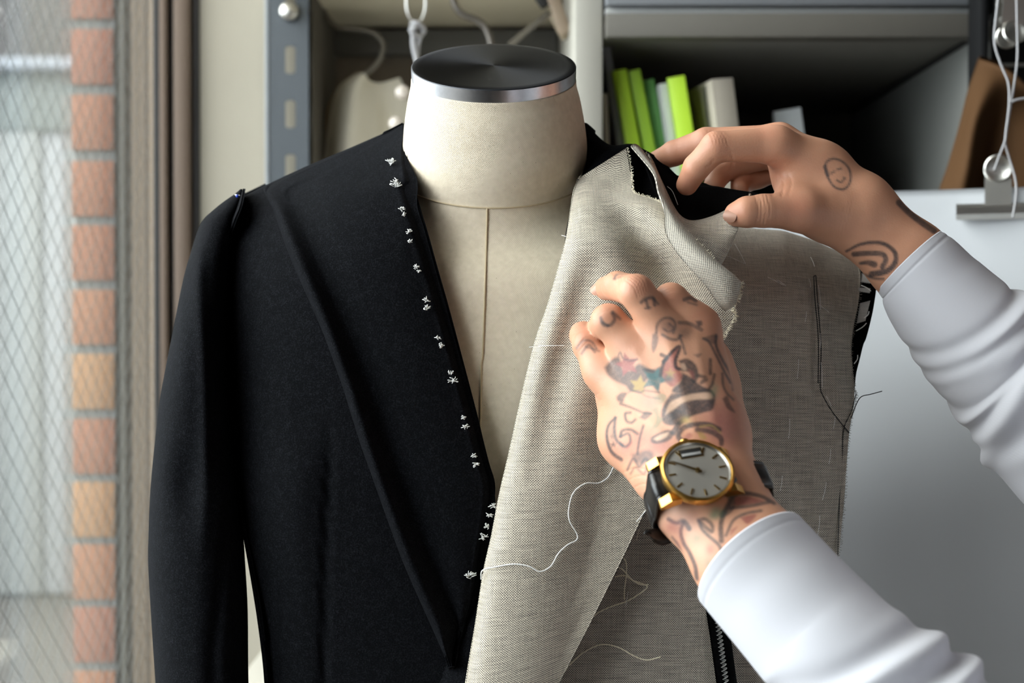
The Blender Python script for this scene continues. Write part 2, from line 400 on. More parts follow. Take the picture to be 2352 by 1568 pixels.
# window 1: pane with cast-in wire and a bronze sash
win = Geo(); win.bbox(-0.465, -0.42, WIN_Y0, WIN_Y0 + 0.03, WIN_Z0, WIN_Z1, .003); win.bbox(-0.465, -0.42, WIN_Y0, 1.742, WIN_Z0, WIN_Z0 + .03, .003); win.bbox(-0.465, -0.42, WIN_Y0, 1.742, WIN_Z1 - .03, WIN_Z1, .003)
win_o = struct(auto(win.obj('window_1', BRONZE)))
# pixel columns of the sash profiles on the wall plane -> world y
def ywall(px, X=-0.44): return X * FOC / (px - 1176)
def profile(name, mat, pa, pb, xin, xout=-0.47, par=None):
    o = auto(Geo().bbox((pa - 1176) / FOC * xin, (pb - 1176) / FOC * xin, xin, xout, WIN_Z0 - 0.1, WIN_Z1 + 0.1, 0.0010).obj(name, mat, par)); return struct(o)
profile('sash_gasket', RUBBER, 353, 369, 1.750, 1.80, par=win_o)
profile('sash_stile', BRONZE, 368, 386, 1.742, 1.80, par=win_o)
profile('sash_groove', RUBBER, 385, 401, 1.754, 1.80, par=win_o)
profile('frame_jamb', BRONZE, 400, 438, 1.746, 1.80, par=win_o)
profile('frame_reveal', BRONZE_D, 437, 459, 1.758, 1.80, par=win_o)
def glass_mat(name, tint, gloss=0.06):
    m = bpy.data.materials.new(name); m.use_nodes = True; t = m.node_tree; t.nodes.clear()
    o = N(t, 'ShaderNodeOutputMaterial'); tr = N(t, 'ShaderNodeBsdfTransparent', Color=tint + (1,)); gl = N(t, 'ShaderNodeBsdfGlossy', Roughness=0.03)
    fr = N(t, 'ShaderNodeFresnel', IOR=1.35); mx = N(t, 'ShaderNodeMixShader')
    t.links.new(math_n(t, 'MULTIPLY', fr.outputs[0], 0.6), mx.inputs[0]); t.links.new(tr.outputs[0], mx.inputs[1]); t.links.new(gl.outputs[0], mx.inputs[2]); t.links.new(mx.outputs[0], o.inputs[0])
    return m
GLASS = glass_mat('wired_glass', (0.95, 0.97, 0.96))
pane = struct(Geo().box(-0.4465, -0.4405, WIN_Y0 + .02, 1.7545, WIN_Z0 + .02, WIN_Z1 - .02).obj('glass_pane', GLASS, win_o))
WIRE = plain('cast_wire', (0.10, 0.105, 0.10), 0.5, 0.3)
g = Geo()
ya, yb, za, zb = 0.95, 1.745, 0.85, 1.85
sp_ = 0.0300
for sgn in (1, -1):
    k = -80
    while k < 120:
        c = za + k * sp_
        # z = c + sgn*(y-ya)*1.05
        m_ = 0.82 * sgn
        pts = []
        for y in np.linspace(ya, yb, 25):
            z = c + m_ * (y - ya)
            if za <= z <= zb: pts.append((-0.4435, y, z))
        if len(pts) > 1: g.tube([pts[0], pts[-1]], 0.00042, 4)
        k += 1
wm = g.obj('wire_mesh', WIRE, pane); wm['kind'] = 'stuff'
# outside: brick pier, reveal strips, facade, pavement
BR = [plain('brick_%d' % i, c, 0.9, noise=0.12, scale=120, bump=0.3) for i, c in enumerate([(0.275, 0.112, 0.066), (0.30, 0.130, 0.072), (0.335, 0.175, 0.086), (0.26, 0.102, 0.066)])]
MORTAR = plain('grey_mortar', (0.165, 0.165, 0.160), 0.95, noise=0.1, scale=200)
DP = 1.79
xa, xb = XZ(166, 700, DP)[0], XZ(263, 700, DP)[0]
pier = struct(Geo().box(xa + .003, xb, DP + 0.006, DP + 0.16, 0.0, 2.62).obj('wall_outside', MORTAR)); pier['kind'] = 'structure'
tops = [-82, 68, 218, 370, 517, 665, 813, 962, 1108, 1252, 1397, 1545]
cols = [3, 3, 0, 0, 0, 1, 2, 0, 2, 1, 3, 1]
for i, ty in enumerate(tops):
    z1 = XZ(200, ty, DP)[1]; z0 = XZ(200, ty + 127, DP)[1]
    auto(Geo().bbox(xa, xb - 0.001 * random.random(), DP - 0.001 * random.random(), DP + 0.05, z0, z1, 0.0018).obj('brick', BR[cols[i]], pier))
REV = plain('grey_seal', (0.075, 0.071, 0.060), 0.8); REV2 = plain('grey_seal_light', (0.109, 0.105, 0.088), 0.7)
TAN = plain('tan_frame', (0.156, 0.115, 0.078), 0.7, noise=0.04, scale=20)
struct(auto(Geo().bbox(XZ(263, 0, DP)[0], XZ(277, 0, DP)[0], DP + .012, DP + .10, 0.3, 2.6, .002).obj('trim_1', REV)))
struct(auto(Geo().bbox(XZ(277, 0, DP)[0], XZ(289, 0, DP)[0], DP - .002, DP + .10, 0.3, 2.6, .002).obj('trim_2', REV2)))
struct(auto(Geo().bbox(XZ(289, 0, DP)[0], XZ(303, 0, DP)[0], DP + .014, DP + .10, 0.3, 2.6, .002).obj('trim_3', REV)))
struct(auto(Geo().bbox(XZ(303, 0, DP)[0], -0.447, DP - .001, DP + .10, 0.3, 2.6, .002).obj('trim_4', TAN)))
PAVE = plain('pavement', (0.050, 0.045, 0.040), 0.9, noise=0.15, scale=2)
struct(Geo().box(-9, -0.5, -6, 13, -0.12, -0.02).obj('ground', PAVE))
FD = 7.0
HOUSE = plain('house_render', (0.056, 0.050, 0.049), 0.9, noise=0.04, scale=2)
SHUT = plain('pale_shutter', (0.161, 0.165, 0.161), 0.6, noise=0.10, scale=1.1)
SHUT2 = plain('pale_shutter_white', (0.199, 0.204, 0.210), 0.6, noise=0.04, scale=1.1)
LEDGE = plain('pale_lintel', (0.180, 0.191, 0.214), 0.6)
hz = lambda y: XZ(0, y, FD)[1]
hs = struct(Geo().box(-5.5, -1.3, FD + .1, FD + 0.5, -0.02, 5.0).obj('wall_house', HOUSE))
struct(auto(Geo().bbox(-5.4, -1.4, FD - .10, FD + .12, hz(166), hz(140), .01).obj('lintel', LEDGE, hs)))
struct(auto(Geo().bbox(-5.4, -1.4, FD + .02, FD + .12, hz(300), hz(166), .01).obj('transom', plain('transom_grey', (0.098, 0.109, 0.104), 0.5, noise=0.15, scale=3), hs)))
xs = [-5.0, -4.2, -3.4, -2.62, -2.33, -2.20, -2.05, -1.96, -1.4]
for i in range(len(xs) - 1):
    struct(auto(Geo().bbox(xs[i] + .004, xs[i + 1] - .004, FD + (0.03 if i % 2 else 0.05), FD + .12, 0.0, hz(300), .008).obj('shutter_panel', SHUT2 if i in (4, 6) else SHUT, hs)))

# ================================================================ SHELVING AND CABINET
GREYP = plain('grey_steel_paint', (0.068, 0.079, 0.091), 0.5, noise=0.05, scale=30, bump=0.05)
CABW = plain('cream_laminate', (0.409, 0.387, 0.336), 0.55, noise=0.03, scale=10)
CABG = plain('grey_laminate', (0.36, 0.36, 0.35), 0.5, noise=0.04, scale=10)
DARKB = plain('dark_backboard', (0.10, 0.088, 0.072), 0.8, noise=0.15, scale=8)
# slotted angle upright: front face with real slots + side flange
D0 = 1.70
ux0, ux1 = XZ(613, 700, D0)[0], XZ(710, 700, D0)[0]
up = empty('slotted_upright', ((ux0 + ux1) / 2, D0, 0)); tag(up, 'grey steel slotted angle upright of the open shelf, beside the cream wall', 'shelf post')
g = Geo()
sxm = XZ(668, 700, D0)[0]; hw, hh = 0.0062, 0.0165
pitch = 124.0 / FOC * D0
zc0 = XZ(668, 139, D0)[1]
zt = 2.2; cells = [zc0 + pitch * k for k in range(-18, 6)]
nseg = 20
for zc in cells:
    inner = []; outer = []
    for k in range(nseg):
        a = 2 * math.pi * (k + .5) / nseg; ca, sa = math.cos(a), math.sin(a)
        inner.append((sxm + hw * math.copysign(abs(ca) ** .6, ca), zc + math.copysign(hh - hw, sa) + hw * math.copysign(abs(sa) ** .6, sa) if abs(sa) > .05 else zc))
        m = max(abs(ca), abs(sa)); 
        ox = (ux1 - sxm) * ca / m if ca > 0 else (sxm - ux0) * ca / m
        outer.append((sxm + ox, zc + pitch / 2 * sa / m))
    V = []
    for yy in (D0, D0 + .0022):
        V += [(x, yy, z) for x, z in inner] + [(x, yy, z) for x, z in outer]
    F = []
    for k in range(nseg):
        q = (k + 1) % nseg
        F += [(k, q, nseg + q, nseg + k), (2 * nseg + k, 3 * nseg + k, 3 * nseg + q, 2 * nseg + q), (k, 2 * nseg + k, 2 * nseg + q, q)]
    g.add(V, F)
g.box(ux0, ux1, D0, D0 + .0022, 0.0, cells[0] - pitch / 2)
g.obj('slotted_face', GREYP, up)
auto(Geo().bbox(ux0 - .0016, ux0 + .003, D0 - .0015, D0 + .04, 0, cells[-1] + pitch / 2, .0012).obj('side_flange', plain('lit_flange_grey', (0.24, 0.26, 0.28), 0.5), up))  # flange lighter than the face: its bright lit edge is put into the colour
bx, bz = XZ(667, 30, D0)
def Mz(loc, z=(0, -1, 0), x=(1, 0, 0)): return frame(None, x, z, loc)
g = Geo().lathe([(0.0085, 0), (0.0112, 0.002), (0.0118, 0.005), (0.0100, 0.009), (0.0062, 0.0118), (0.0, 0.0128)], 24, Mz((bx, D0, bz)))
auto(g.obj('bolt_head', CHROME, up))
# open shelf behind the dress form
shelf = empty('open_shelf', (-0.08, 1.85, 0)); tag(shelf, 'open shelf unit behind the dress form with a pale upper board and brown back', 'shelf')
zs = XZ(1000, 62, 1.93)[1]
auto(Geo().bbox(-0.29, 0.062, 1.44, 1.95, zs, zs + .022, .002).obj('shelf_board', plain('pale_ply', (0.90, 0.83, 0.66), 0.7, noise=0.05, scale=12), shelf))
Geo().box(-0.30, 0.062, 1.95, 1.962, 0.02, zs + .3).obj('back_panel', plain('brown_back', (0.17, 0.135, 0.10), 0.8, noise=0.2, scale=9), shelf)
auto(Geo().bbox(-0.29, 0.062, 1.925, 1.95, XZ(0, 128, 1.93)[1], XZ(0, 72, 1.93)[1], .002).obj('rear_bar', plain('dark_bar', (0.10, 0.095, 0.085), 0.6), shelf))  # dark bar along the back, below the pale board
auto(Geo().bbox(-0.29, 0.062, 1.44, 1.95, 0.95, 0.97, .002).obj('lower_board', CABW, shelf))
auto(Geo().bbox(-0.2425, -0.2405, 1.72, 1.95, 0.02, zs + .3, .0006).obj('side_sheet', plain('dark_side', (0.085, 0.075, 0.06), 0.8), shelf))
# cabinet on the right
CD = 1.45
cab = empty('bookcase_cabinet', (0.27, 1.7, 0)); tag(cab, 'cream wall cabinet with an open compartment holding books', 'cabinet')
cx0, cx1 = XZ(1320, 600, CD)[0], XZ(1387, 600, CD)[0]; cxr = XZ(2236, 600, CD)[0]
zt0 = XZ(1500, 92, CD)[1]; zbot = XZ(1500, 478, CD)[1]
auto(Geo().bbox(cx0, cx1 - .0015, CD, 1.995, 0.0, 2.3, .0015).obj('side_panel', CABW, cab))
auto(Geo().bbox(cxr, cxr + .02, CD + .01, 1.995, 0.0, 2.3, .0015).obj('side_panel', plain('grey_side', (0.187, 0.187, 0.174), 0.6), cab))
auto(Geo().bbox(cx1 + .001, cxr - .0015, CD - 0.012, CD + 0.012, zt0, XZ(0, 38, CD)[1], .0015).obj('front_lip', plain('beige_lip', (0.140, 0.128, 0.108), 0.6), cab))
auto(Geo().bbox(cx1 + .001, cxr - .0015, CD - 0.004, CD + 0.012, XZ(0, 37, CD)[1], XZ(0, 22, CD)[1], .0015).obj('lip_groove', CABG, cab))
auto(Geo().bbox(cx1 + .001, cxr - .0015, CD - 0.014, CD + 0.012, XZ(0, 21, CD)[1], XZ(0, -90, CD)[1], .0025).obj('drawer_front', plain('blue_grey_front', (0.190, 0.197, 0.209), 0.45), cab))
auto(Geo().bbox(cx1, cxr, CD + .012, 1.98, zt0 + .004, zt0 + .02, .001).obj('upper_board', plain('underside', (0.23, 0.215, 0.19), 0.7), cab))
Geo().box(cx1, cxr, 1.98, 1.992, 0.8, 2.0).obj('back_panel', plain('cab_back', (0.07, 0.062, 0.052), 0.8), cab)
auto(Geo().bbox(cx1, cxr, CD + .005, 1.98, zbot - .018, zbot, .0015).obj('lower_board', CABG, cab))
auto(Geo().bbox(cx1, cxr, CD + .01, CD + .03, 0.05, zbot - .02, .0015).obj('lower_front', CABG, cab))
auto(Geo().bbox(cxr - .004, cxr, CD + .02, 1.97, zt0 - .001, zt0 + .004, .001).obj('support_strip', RUBBER, cab))
# books
def book(px, ptop, w, dcen, lean, cover, label, hgt=None, depth=0.11, yaw=0.0, pages=True, spine=None):
    """px, ptop: pixel of the top middle of the spine; w thickness, lean in degrees (to the left)."""
    x, z1 = XZ(px, ptop, dcen)
    hgt = (z1 - zbot) / math.cos(math.radians(lean)) if hgt is None else hgt
    bxx = x + math.tan(math.radians(lean)) * (z1 - zbot)
    M = Matrix.Translation((bxx, dcen, zbot + .0007 + abs(math.sin(math.radians(lean))) * w / 2)) @ Matrix.Rotation(math.radians(-lean), 4, 'Y') @ Matrix.Rotation(math.radians(yaw), 4, 'Z')
    e = empty('book', (bxx, dcen, zbot)); tag(e, label, 'book', 'books in the cabinet compartment')
    g = Geo(); t = 0.0016
    g.bbox(-w / 2, w / 2, 0, t, 0, hgt, .0007, M); g.bbox(-w / 2, -w / 2 + t, 0, depth, 0, hgt, .0007, M); g.bbox(w / 2 - t, w / 2, 0, depth, 0, hgt, .0007, M)
    auto(g.obj('cover', cover, e))
    Geo().box(-w / 2 + t, w / 2 - t, t, depth - .003, .003, hgt - .003, M).obj('pages', PAGES, e)
    if spine:
        for (a, b, m_) in spine: Geo().box(-w / 2 * .9, w / 2 * .9, -.0005, .0002, hgt * a, hgt * b, M).obj('spine_label', m_, e)
    return e
PAGES = plain('book_pages', (0.66, 0.60, 0.50), 0.9, noise=0.12, scale=300)
GR1 = plain('lime_cover', (0.56, 0.86, 0.05), 0.45); GR2 = plain('grass_cover', (0.42, 0.68, 0.06), 0.45); GR3 = plain('deep_green_cover', (0.12, 0.32, 0.085), 0.5)
BKG = plain('grey_blue_cover', (0.33, 0.34, 0.38), 0.5); BKB = plain('beige_cover', (0.55, 0.49, 0.40), 0.6); BKD = plain('dark_cover', (0.055, 0.06, 0.045), 0.5); BKW = plain('white_cover', (0.60, 0.62, 0.62), 0.5)
book(1389, 200, 0.006, 1.478, 2, BKB, 'thin beige booklet leaning against the cream cabinet side', hgt=.12)
book(1392, 112, 0.009, 1.498, 9, BKG, 'tall thin grey-blue book leaning beside the cabinet side panel')
book(1422, 166, 0.0150, 1.488, 10.5, GR1, 'bright lime green paperback, nearest the cabinet side panel')
book(1456, 166, 0.0130, 1.493, 11, GR2, 'grass green paperback between the lime and the dark green books')
book(1488, 188, 0.0135, 1.503, 10, GR3, 'dark green paperback in the leaning row')
b4 = book(1551, 182, 0.0190, 1.478, 9, GR1, 'lime green book with a white front cover, last green book of the row', yaw=-8)
book(1521, 196, 0.0100, 1.488, 9, BKW, 'white paperback squeezed between the dark and the lime green books')
book(1658, 186, 0.0240, 1.478, 7, BKB, 'thick beige book with dark sides beyond the green books', yaw=14, hgt=None)
book(1622, 200, 0.0060, 1.493, 7, BKD, 'dark book leaning on the thick beige book')
b = book(1806, 258, 0.030, 1.538, 8, BKW, 'pale grey box file behind the raised hand', yaw=-10, depth=0.09)
# black metal rack at the far right
rk = empty('black_rack', (0.56, 1.42, 0)); tag(rk, 'black metal rack at the right edge behind the paper bag', 'rack')
BLK = plain('black_metal', (0.016, 0.016, 0.016), 0.5, 0.2)
rx = XZ(2240, 600, 1.40)[0]
auto(Geo().bbox(rx, XZ(2262, 600, 1.40)[0], 1.39, 1.43, 0.0, 2.3, .004).obj('post', plain('rack_post', (0.007, 0.007, 0.0075), 0.7, spec=0.15), rk))
Geo().box(XZ(2262, 600, 1.50)[0], 0.9, 1.50, 1.51, 0.4, XZ(0, 45, 1.5)[1]).obj('back_plate', BLK, rk)
auto(Geo().tube([P(2255, 150, 1.40), P(2700, 146, 1.40)], 0.0018, 8).obj('cross_wire', CHROME, rk))
auto(Geo().bbox(XZ(2262, 600, 1.42)[0], 0.9, 1.40, 1.44, XZ(0, 42, 1.42)[1], XZ(0, -60, 1.42)[1], .003).obj('top_bar', plain('rack_bar', (0.07, 0.072, 0.075), 0.5), rk))
# brown paper bag: gusseted, folded and creased
KRAFT = plain('kraft_paper', (0.078, 0.038, 0.0155), 0.8, spec=0.12, noise=0.07, scale=30, bump=0.1)
bagc = [[(2246, 134, 1.36), (2290, 150, 1.345), (2330, 175, 1.335), (2380, 215, 1.335), (2470, 240, 1.34)],
        [(2222, 210, 1.36), (2262, 215, 1.335), (2310, 225, 1.345), (2380, 240, 1.35), (2470, 260, 1.34)],
        [(2202, 290, 1.36), (2238, 235 + 50, 1.325), (2290, 290, 1.35), (2370, 300, 1.335), (2470, 310, 1.34)],
        [(2176, 380, 1.36), (2222, 380, 1.318), (2270, 385, 1.345), (2370, 390, 1.325), (2470, 400, 1.34)],
        [(2148, 470, 1.36), (2205, 470, 1.312), (2260, 475, 1.335), (2370, 480, 1.318), (2470, 480, 1.34)],
        [(2110, 700, 1.36), (2190, 700, 1.30), (2250, 700, 1.325), (2370, 700, 1.31), (2470, 700, 1.34)]]
bag = empty('paper_bag', P(2290, 700, 1.36)); tag(bag, 'brown kraft paper bag hanging open behind the white paper sheet', 'paper bag')
sheet('bag_front', bagc, 26, 24, KRAFT, bag, 0.0006)
bagb = [[(x + (6 if j < 2 else 0), y - 6, 1.362 + 0.012 * math.sin(j)) for j, (x, y, d) in enumerate(r)] for r in bagc]
sheet('bag_back', bagb, 20, 12, KRAFT, bag, 0.0006)
# white paper sheet with bulldog clips
PAPER = plain('white_paper', (0.508, 0.521, 0.541), 0.75, noise=0.02, scale=6)
pdep = lambda x: np.interp(x, [1690, 1850, 2000, 2150, 2300, 2480, 2700], [1.318, 1.305, 1.288, 1.266, 1.240, 1.208, 1.17])
PDEP = 1.240
pbot = lambda x: np.interp(x, [1690, 2000, 2300, 2700], [1.222, 1.250, 1.286, 1.32])  # invented twist: turns the lower sheet from the window so it renders darker
prow = []
for (yl, yr, dd) in [(449, 428, 0), (560, 545, 0.004), (740, 730, 0.003), (900, 900, 0.002), (1150, 1150, 0.000), (1400, 1400, 0.006), (1700, 1700, 0.016)]:
    prow.append([(x, yl + (yr - yl) * (x - 1760) / 640 + (6 if x < 2000 and yl < 500 else 0), pdep(x) + (pbot(x) - pdep(x)) * float(np.interp(yl, [560, 740, 900, 1150], [0, .12, .36, .70])) + dd) for x in (1690, 1850, 2000, 2150, 2300, 2480, 2700)])
paper = sheet('paper_sheet', prow, 40, 40, PAPER, None, 0.0006)
tag(paper, 'large white sheet of pattern paper hanging from the bulldog clip at right', 'paper')
def bulldog(loc, s, label, tilt=0.0, jawlen=0.062, yaw=0.0, second=True):
    """loc: world point at the jaw's lower middle; a bar jaw pair, a riveted body and two round thumb plates."""
    e = empty('bulldog_clip', loc); tag(e, label, 'clip', 'bulldog clips at the right edge')
    M = Matrix.Translation(loc) @ Matrix.Rotation(math.radians(yaw), 4, 'Z') @ Matrix.Rotation(math.radians(tilt), 4, 'Y') @ Matrix.Scale(s, 4)
    f = lambda sgn: lambda u, v, w: tuple(M @ Vector((w, sgn * u, v)))
    for sg in (1, -1):
        prof = [(-.0015, 0), (-.0085, 0.004), (-.0105, 0.0095), (-.0085, 0.0125), (-.0055, 0.0125), (-.0050, .0115), (-.0085, .0105), (-.0078, .005), (-.0006, .0008)]
        auto(Geo().prism(prof, -jawlen / 2, jawlen / 2, f(sg)).obj('jaw', CHROME, e), 30)
    body = [(-.0105, .0105), (-.0085, .022), (-.0065, .034), (-.0058, .034), (-.0075, .022), (-.0095, .0105)]
    for sg in (1, -1):
        auto(Geo().prism(body, -.0105, .0105, f(sg)).obj('body_plate', CHROME, e), 50)
        Mp = M @ Matrix.Translation((0, -sg * .0095, .0415)) @ Matrix.Rotation(math.radians(90 + sg * 14), 4, 'X')
        g = Geo().lathe([(0.0, 0.0), (.0066, 0.0002), (.0080, 0.0012), (.0104, .0020), (.0112, .0012), (.0108, 0.0), (.0104, -.0006), (0.0, -.0008)], 28, Mp)
        pt = auto(g.obj('thumb_plate', CHROME, e))
    Mc = M @ Matrix.Translation((-.0105, -0.002, .028)) @ Matrix.Rotation(math.radians(90), 4, 'Y')
    auto(Geo().lathe([(.0030, 0), (.0030, .021)], 14, Mc).obj('spring_pin', CHROME, e))
    return e
s_ = 1.0
bulldog(Vector(P(2292, 503, PDEP - .002)), 1.05, 'nickel bulldog clip gripping the top edge of the white paper sheet', jawlen=.066, yaw=-18)
e2 = bulldog(Vector(P(2322, -24, 1.25)), 0.95, 'dark nickel bulldog clip hanging on the wire above the paper bag', tilt=180, jawlen=.02)
CORD = plain('grey_cord', (0.42, 0.41, 0.42), 0.8)
def cord(name, pts, r, mat, par=None, n=40, sides=8): 
    return auto(Geo().tube(crs(PA(pts), n), r, sides).obj(name, mat, par), 60)
cd = empty('hanging_string', P(2312, 240, 1.195)); tag(cd, 'pale grey string looped through the two bulldog clips', 'string')
cord('string_strand', [(2300, -60, 1.197), (2290, 20, 1.195), (2284, 95, 1.195), (2300, 150, 1.195), (2316, 190, 1.195), (2318, 240, 1.195), (2311, 300, 1.195), (2308, 325, 1.195), (2294, 362, 1.195), (2284, 390, 1.197)], 0.0009, CORD, cd)
cord('string_strand', [(2334, -60, 1.197), (2336, 50, 1.197), (2337, 130, 1.197), (2330, 190, 1.197), (2322, 240, 1.197), (2314, 290, 1.197), (2309, 325, 1.197), (2318, 362, 1.197), (2332, 410, 1.195), (2334, 450, 1.190), (2326, 500, 1.185)], 0.0009, CORD, cd)
cord('string_strand', [(2318, 238, 1.196), (2335, 229, 1.195), (2370, 224, 1.195)], 0.0010, CORD, cd, n=12)
# things in the open shelf: garment on a hanger, knotted ring, hook wires, clip hanger
HGW = plain('hanger_wood', (0.30, 0.24, 0.16), 0.6); GARM = plain('pale_garment', (0.74, 0.69, 0.58), 0.9, noise=0.05, scale=12, bump=0.1)
DG = 1.82
hg = empty('clothes_hanger', P(845, 180, DG)); tag(hg, 'bent wire hanger with wooden arm inside the open shelf at left', 'hanger')
WIREG = plain('hook_wire', (0.22, 0.20, 0.17), 0.4, 0.7)
cord('hook', [(740, 20, DG), (770, 60, DG), (820, 68, DG), (862, 78, DG), (880, 105, DG), (870, 140, DG), (846, 165, DG), (822, 178, DG)], 0.0035, WIREG, hg)
cord('arm', [(826, 172, DG), (790, 200, DG + .01), (762, 245, DG + .015), (745, 330, DG + .02)], 0.006, HGW, hg)
gm = [[(812, 172, DG), (835, 168, DG - .03), (850, 185, DG - .012), (875, 190, DG), (918, 178, DG)], [(778, 200, DG + .0), (815, 196, DG - .035), (852, 210, DG - .015), (890, 215, DG), (930, 205, DG)],
      [(762, 250, DG), (805, 250, DG - .04), (856, 260, DG - .016), (895, 265, DG + .01), (945, 260, DG)], [(748, 340, DG), (795, 340, DG - .045), (850, 345, DG - .018), (900, 345, DG + .01), (960, 340, DG)],
      [(735, 480, DG), (785, 480, DG - .045), (845, 480, DG - .018), (900, 480, DG + .01), (965, 480, DG)], [(720, 800, DG), (780, 800, DG - .05), (845, 800, DG - .02), (900, 800, DG + .01), (970, 800, DG)]]
gmo = sheet('hanging_garment', gm, 40, 30, GARM, None, 0.003); tag(gmo, 'pale beige garment hanging in the open shelf behind the left shoulder', 'garment')
# bright round buttons / knob cluster at (925, 230), (910, 287)
KN = plain('pearl_button', (0.70, 0.62, 0.55), 0.2, noise=0.2, scale=90)
for (px, py, r, dd, lb) in ((926, 216, 0.0090, 1.70, 'pearly round drawer knob half hidden behind the neck of the form'), (911, 287, 0.0085, 1.68, 'small white oval knob just above the black shoulder')):
    Mk = frame(None, (1, 0, 0), (0, -1, .1), tuple(P(px, py, dd)))
    o = auto(Geo().lathe([(0.0, -.012), (r * .4, -.011), (r * .45, 0.0), (r * .9, .003), (r, .008), (r * .8, .013), (r * .3, .0155), (0, .016)], 24, Mk).obj('round_knob', KN)); tag(o, lb, 'knob')
    
rg = empty('knotted_ring', P(957, 30, 1.60)); tag(rg, 'thin metal ring with a knotted grey string hanging above the neck cap', 'ring')
th = np.linspace(0, 2 * math.pi, 40)
cord('ring', [(956 + 22 * math.cos(a), 6 + 46 * math.sin(a), 1.60 + .004 * math.sin(a)) for a in th], 0.0017, CHROME, rg, n=60)
cord('string_tail', [(955, 48, 1.60), (951, 70, 1.60), (950, 100, 1.60), (956, 130, 1.60), (962, 160, 1.60)], 0.0032, CORD, rg)
cord('string_tail', [(957, 50, 1.598), (966, 62, 1.596), (975, 72, 1.598), (966, 84, 1.60), (960, 110, 1.602), (958, 150, 1.60)], 0.0022, CORD, rg)
cord('knot', [(945, 55, 1.595), (958, 52, 1.588), (974, 66, 1.594), (968, 80, 1.60), (950, 78, 1.59), (944, 66, 1.592), (956, 62, 1.586)], 0.0026, CORD, rg)
wh = cord('hook_wire', [(1037, -20, 1.70), (1046, 12, 1.70), (1062, 32, 1.70), (1092, 45, 1.70), (1112, 60, 1.70), (1124, 84, 1.70), (1134, 130, 1.70)], 0.0042, plain('dark_hook', (0.17, 0.15, 0.13), 0.4, 0.5)); tag(wh, 'thick dark bent wire hook hanging behind the neck cap', 'hook')
ch = empty('clip_hanger', P(1230, 70, 1.62)); tag(ch, 'wooden clip hanger tilted above the right side of the neck cap', 'hanger')
cord('bar', [(1170, 105, 1.62), (1215, 66, 1.62), (1262, 30, 1.62)], 0.0035, WIREG, ch, n=14)
g = Geo()
def plank(pa, pb, w, d, t):
    a, b = Vector(P(*pa, d)), Vector(P(*pb, d)); ax = (b - a).normalized(); sd = ax.cross(Vector((0, 1, 0))).normalized()
    M = Matrix(((sd.x, 0, ax.x, a.x), (sd.y, 1, ax.y, a.y), (sd.z, 0, ax.z, a.z), (0, 0, 0, 1)))
    return M, (b - a).length
M, L = plank((1262, -30), (1300, 80), .01, 1.60, .01)
auto(Geo().bbox(-.007, .007, -.008, .0, 0, L, .003, M).obj('clip_jaw', plain('clip_wood', (0.33, 0.25, 0.18), 0.6), ch))
M, L = plank((1240, -20), (1262, 12), .01, 1.605, .01)
auto(Geo().bbox(-.010, .008, -.008, .004, 0, L, .003, M).obj('clip_grip', RUBBER, ch))
M, L = plank((1272, 30), (1302, 88), .01, 1.612, .01)
auto(Geo().bbox(-.006, .006, -.004, .006, 0, L, .002, M).obj('clip_jaw', HGW, ch))
# ================================================================ DRESS FORM
form = empty('dress_form', (-0.01, 0.95, 0.0)); tag(form, 'cream linen tailor dress form with a round steel neck cap, wearing the black jacket', 'dress form')
#      px    py   depth   a(px)  b(m)   tilt
rings = [(1134, 181, .903, 189.5, .0520, 26), (1134, 200, .904, 191, .0525, 26), (1135, 235, .906, 199, .0545, 26), (1136, 285, .910, 207, .0560, 26), (1137, 330, .914, 211, .0575, 26),
         (1136, 365, .919, 211, .0590, 26), (1135, 398, .924, 216, .0600, 26), (1133, 440, .932, 252, .0660, 25), (1130, 485, .940, 330, .0760, 21), (1128, 540, .945, 425, .0860, 15), (1126, 620, .949, 505, .0940, 8),
         (1125, 740, .952, 540, .0985, 3), (1125, 900, .952, 535, .1000, 0), (1125, 1100, .952, 500, .0970, 0), (1125, 1350, .952, 455, .0890, 0), (1125, 1650, .952, 440, .0860, 0), (1125, 1950, .952, 480, .1090, 0), (1125, 2250, .952, 510, .112, 0)]
RG = crs(np.array(rings, float), 150); nth = 128
V = []; UVs = []
vl = 0; prev = None
for r in RG:
    c = P(r[0], r[1], r[2]); a = r[3] / FOC * r[2]; b = r[4]; ti = math.radians(r[5])
    row = []
    for k in range(nth):
        w = 2 * math.pi * k / nth
        row.append(c + np.array([a * math.cos(w), -b * math.sin(w) * math.cos(ti), -b * math.sin(w) * math.sin(ti)]))
    row = np.array(row); vl = (vl + np.linalg.norm(row - prev, axis=1)) if prev is not None else np.zeros(nth); prev = row
    for k in range(nth): V.append(row[k]); UVs.append(((((2 * math.pi * k / nth) - math.pi / 2 + math.pi) % (2 * math.pi) - math.pi) * a, vl[k]))
F = gridfaces(150, nth, 0, closed=True); F += [tuple(range(nth - 1, -1, -1)), tuple(149 * nth + k for k in range(nth))]
torso = obj('torso', V, F, LINEN, form, uv=UVs)
TV = np.array(V).reshape(150, nth, 3)
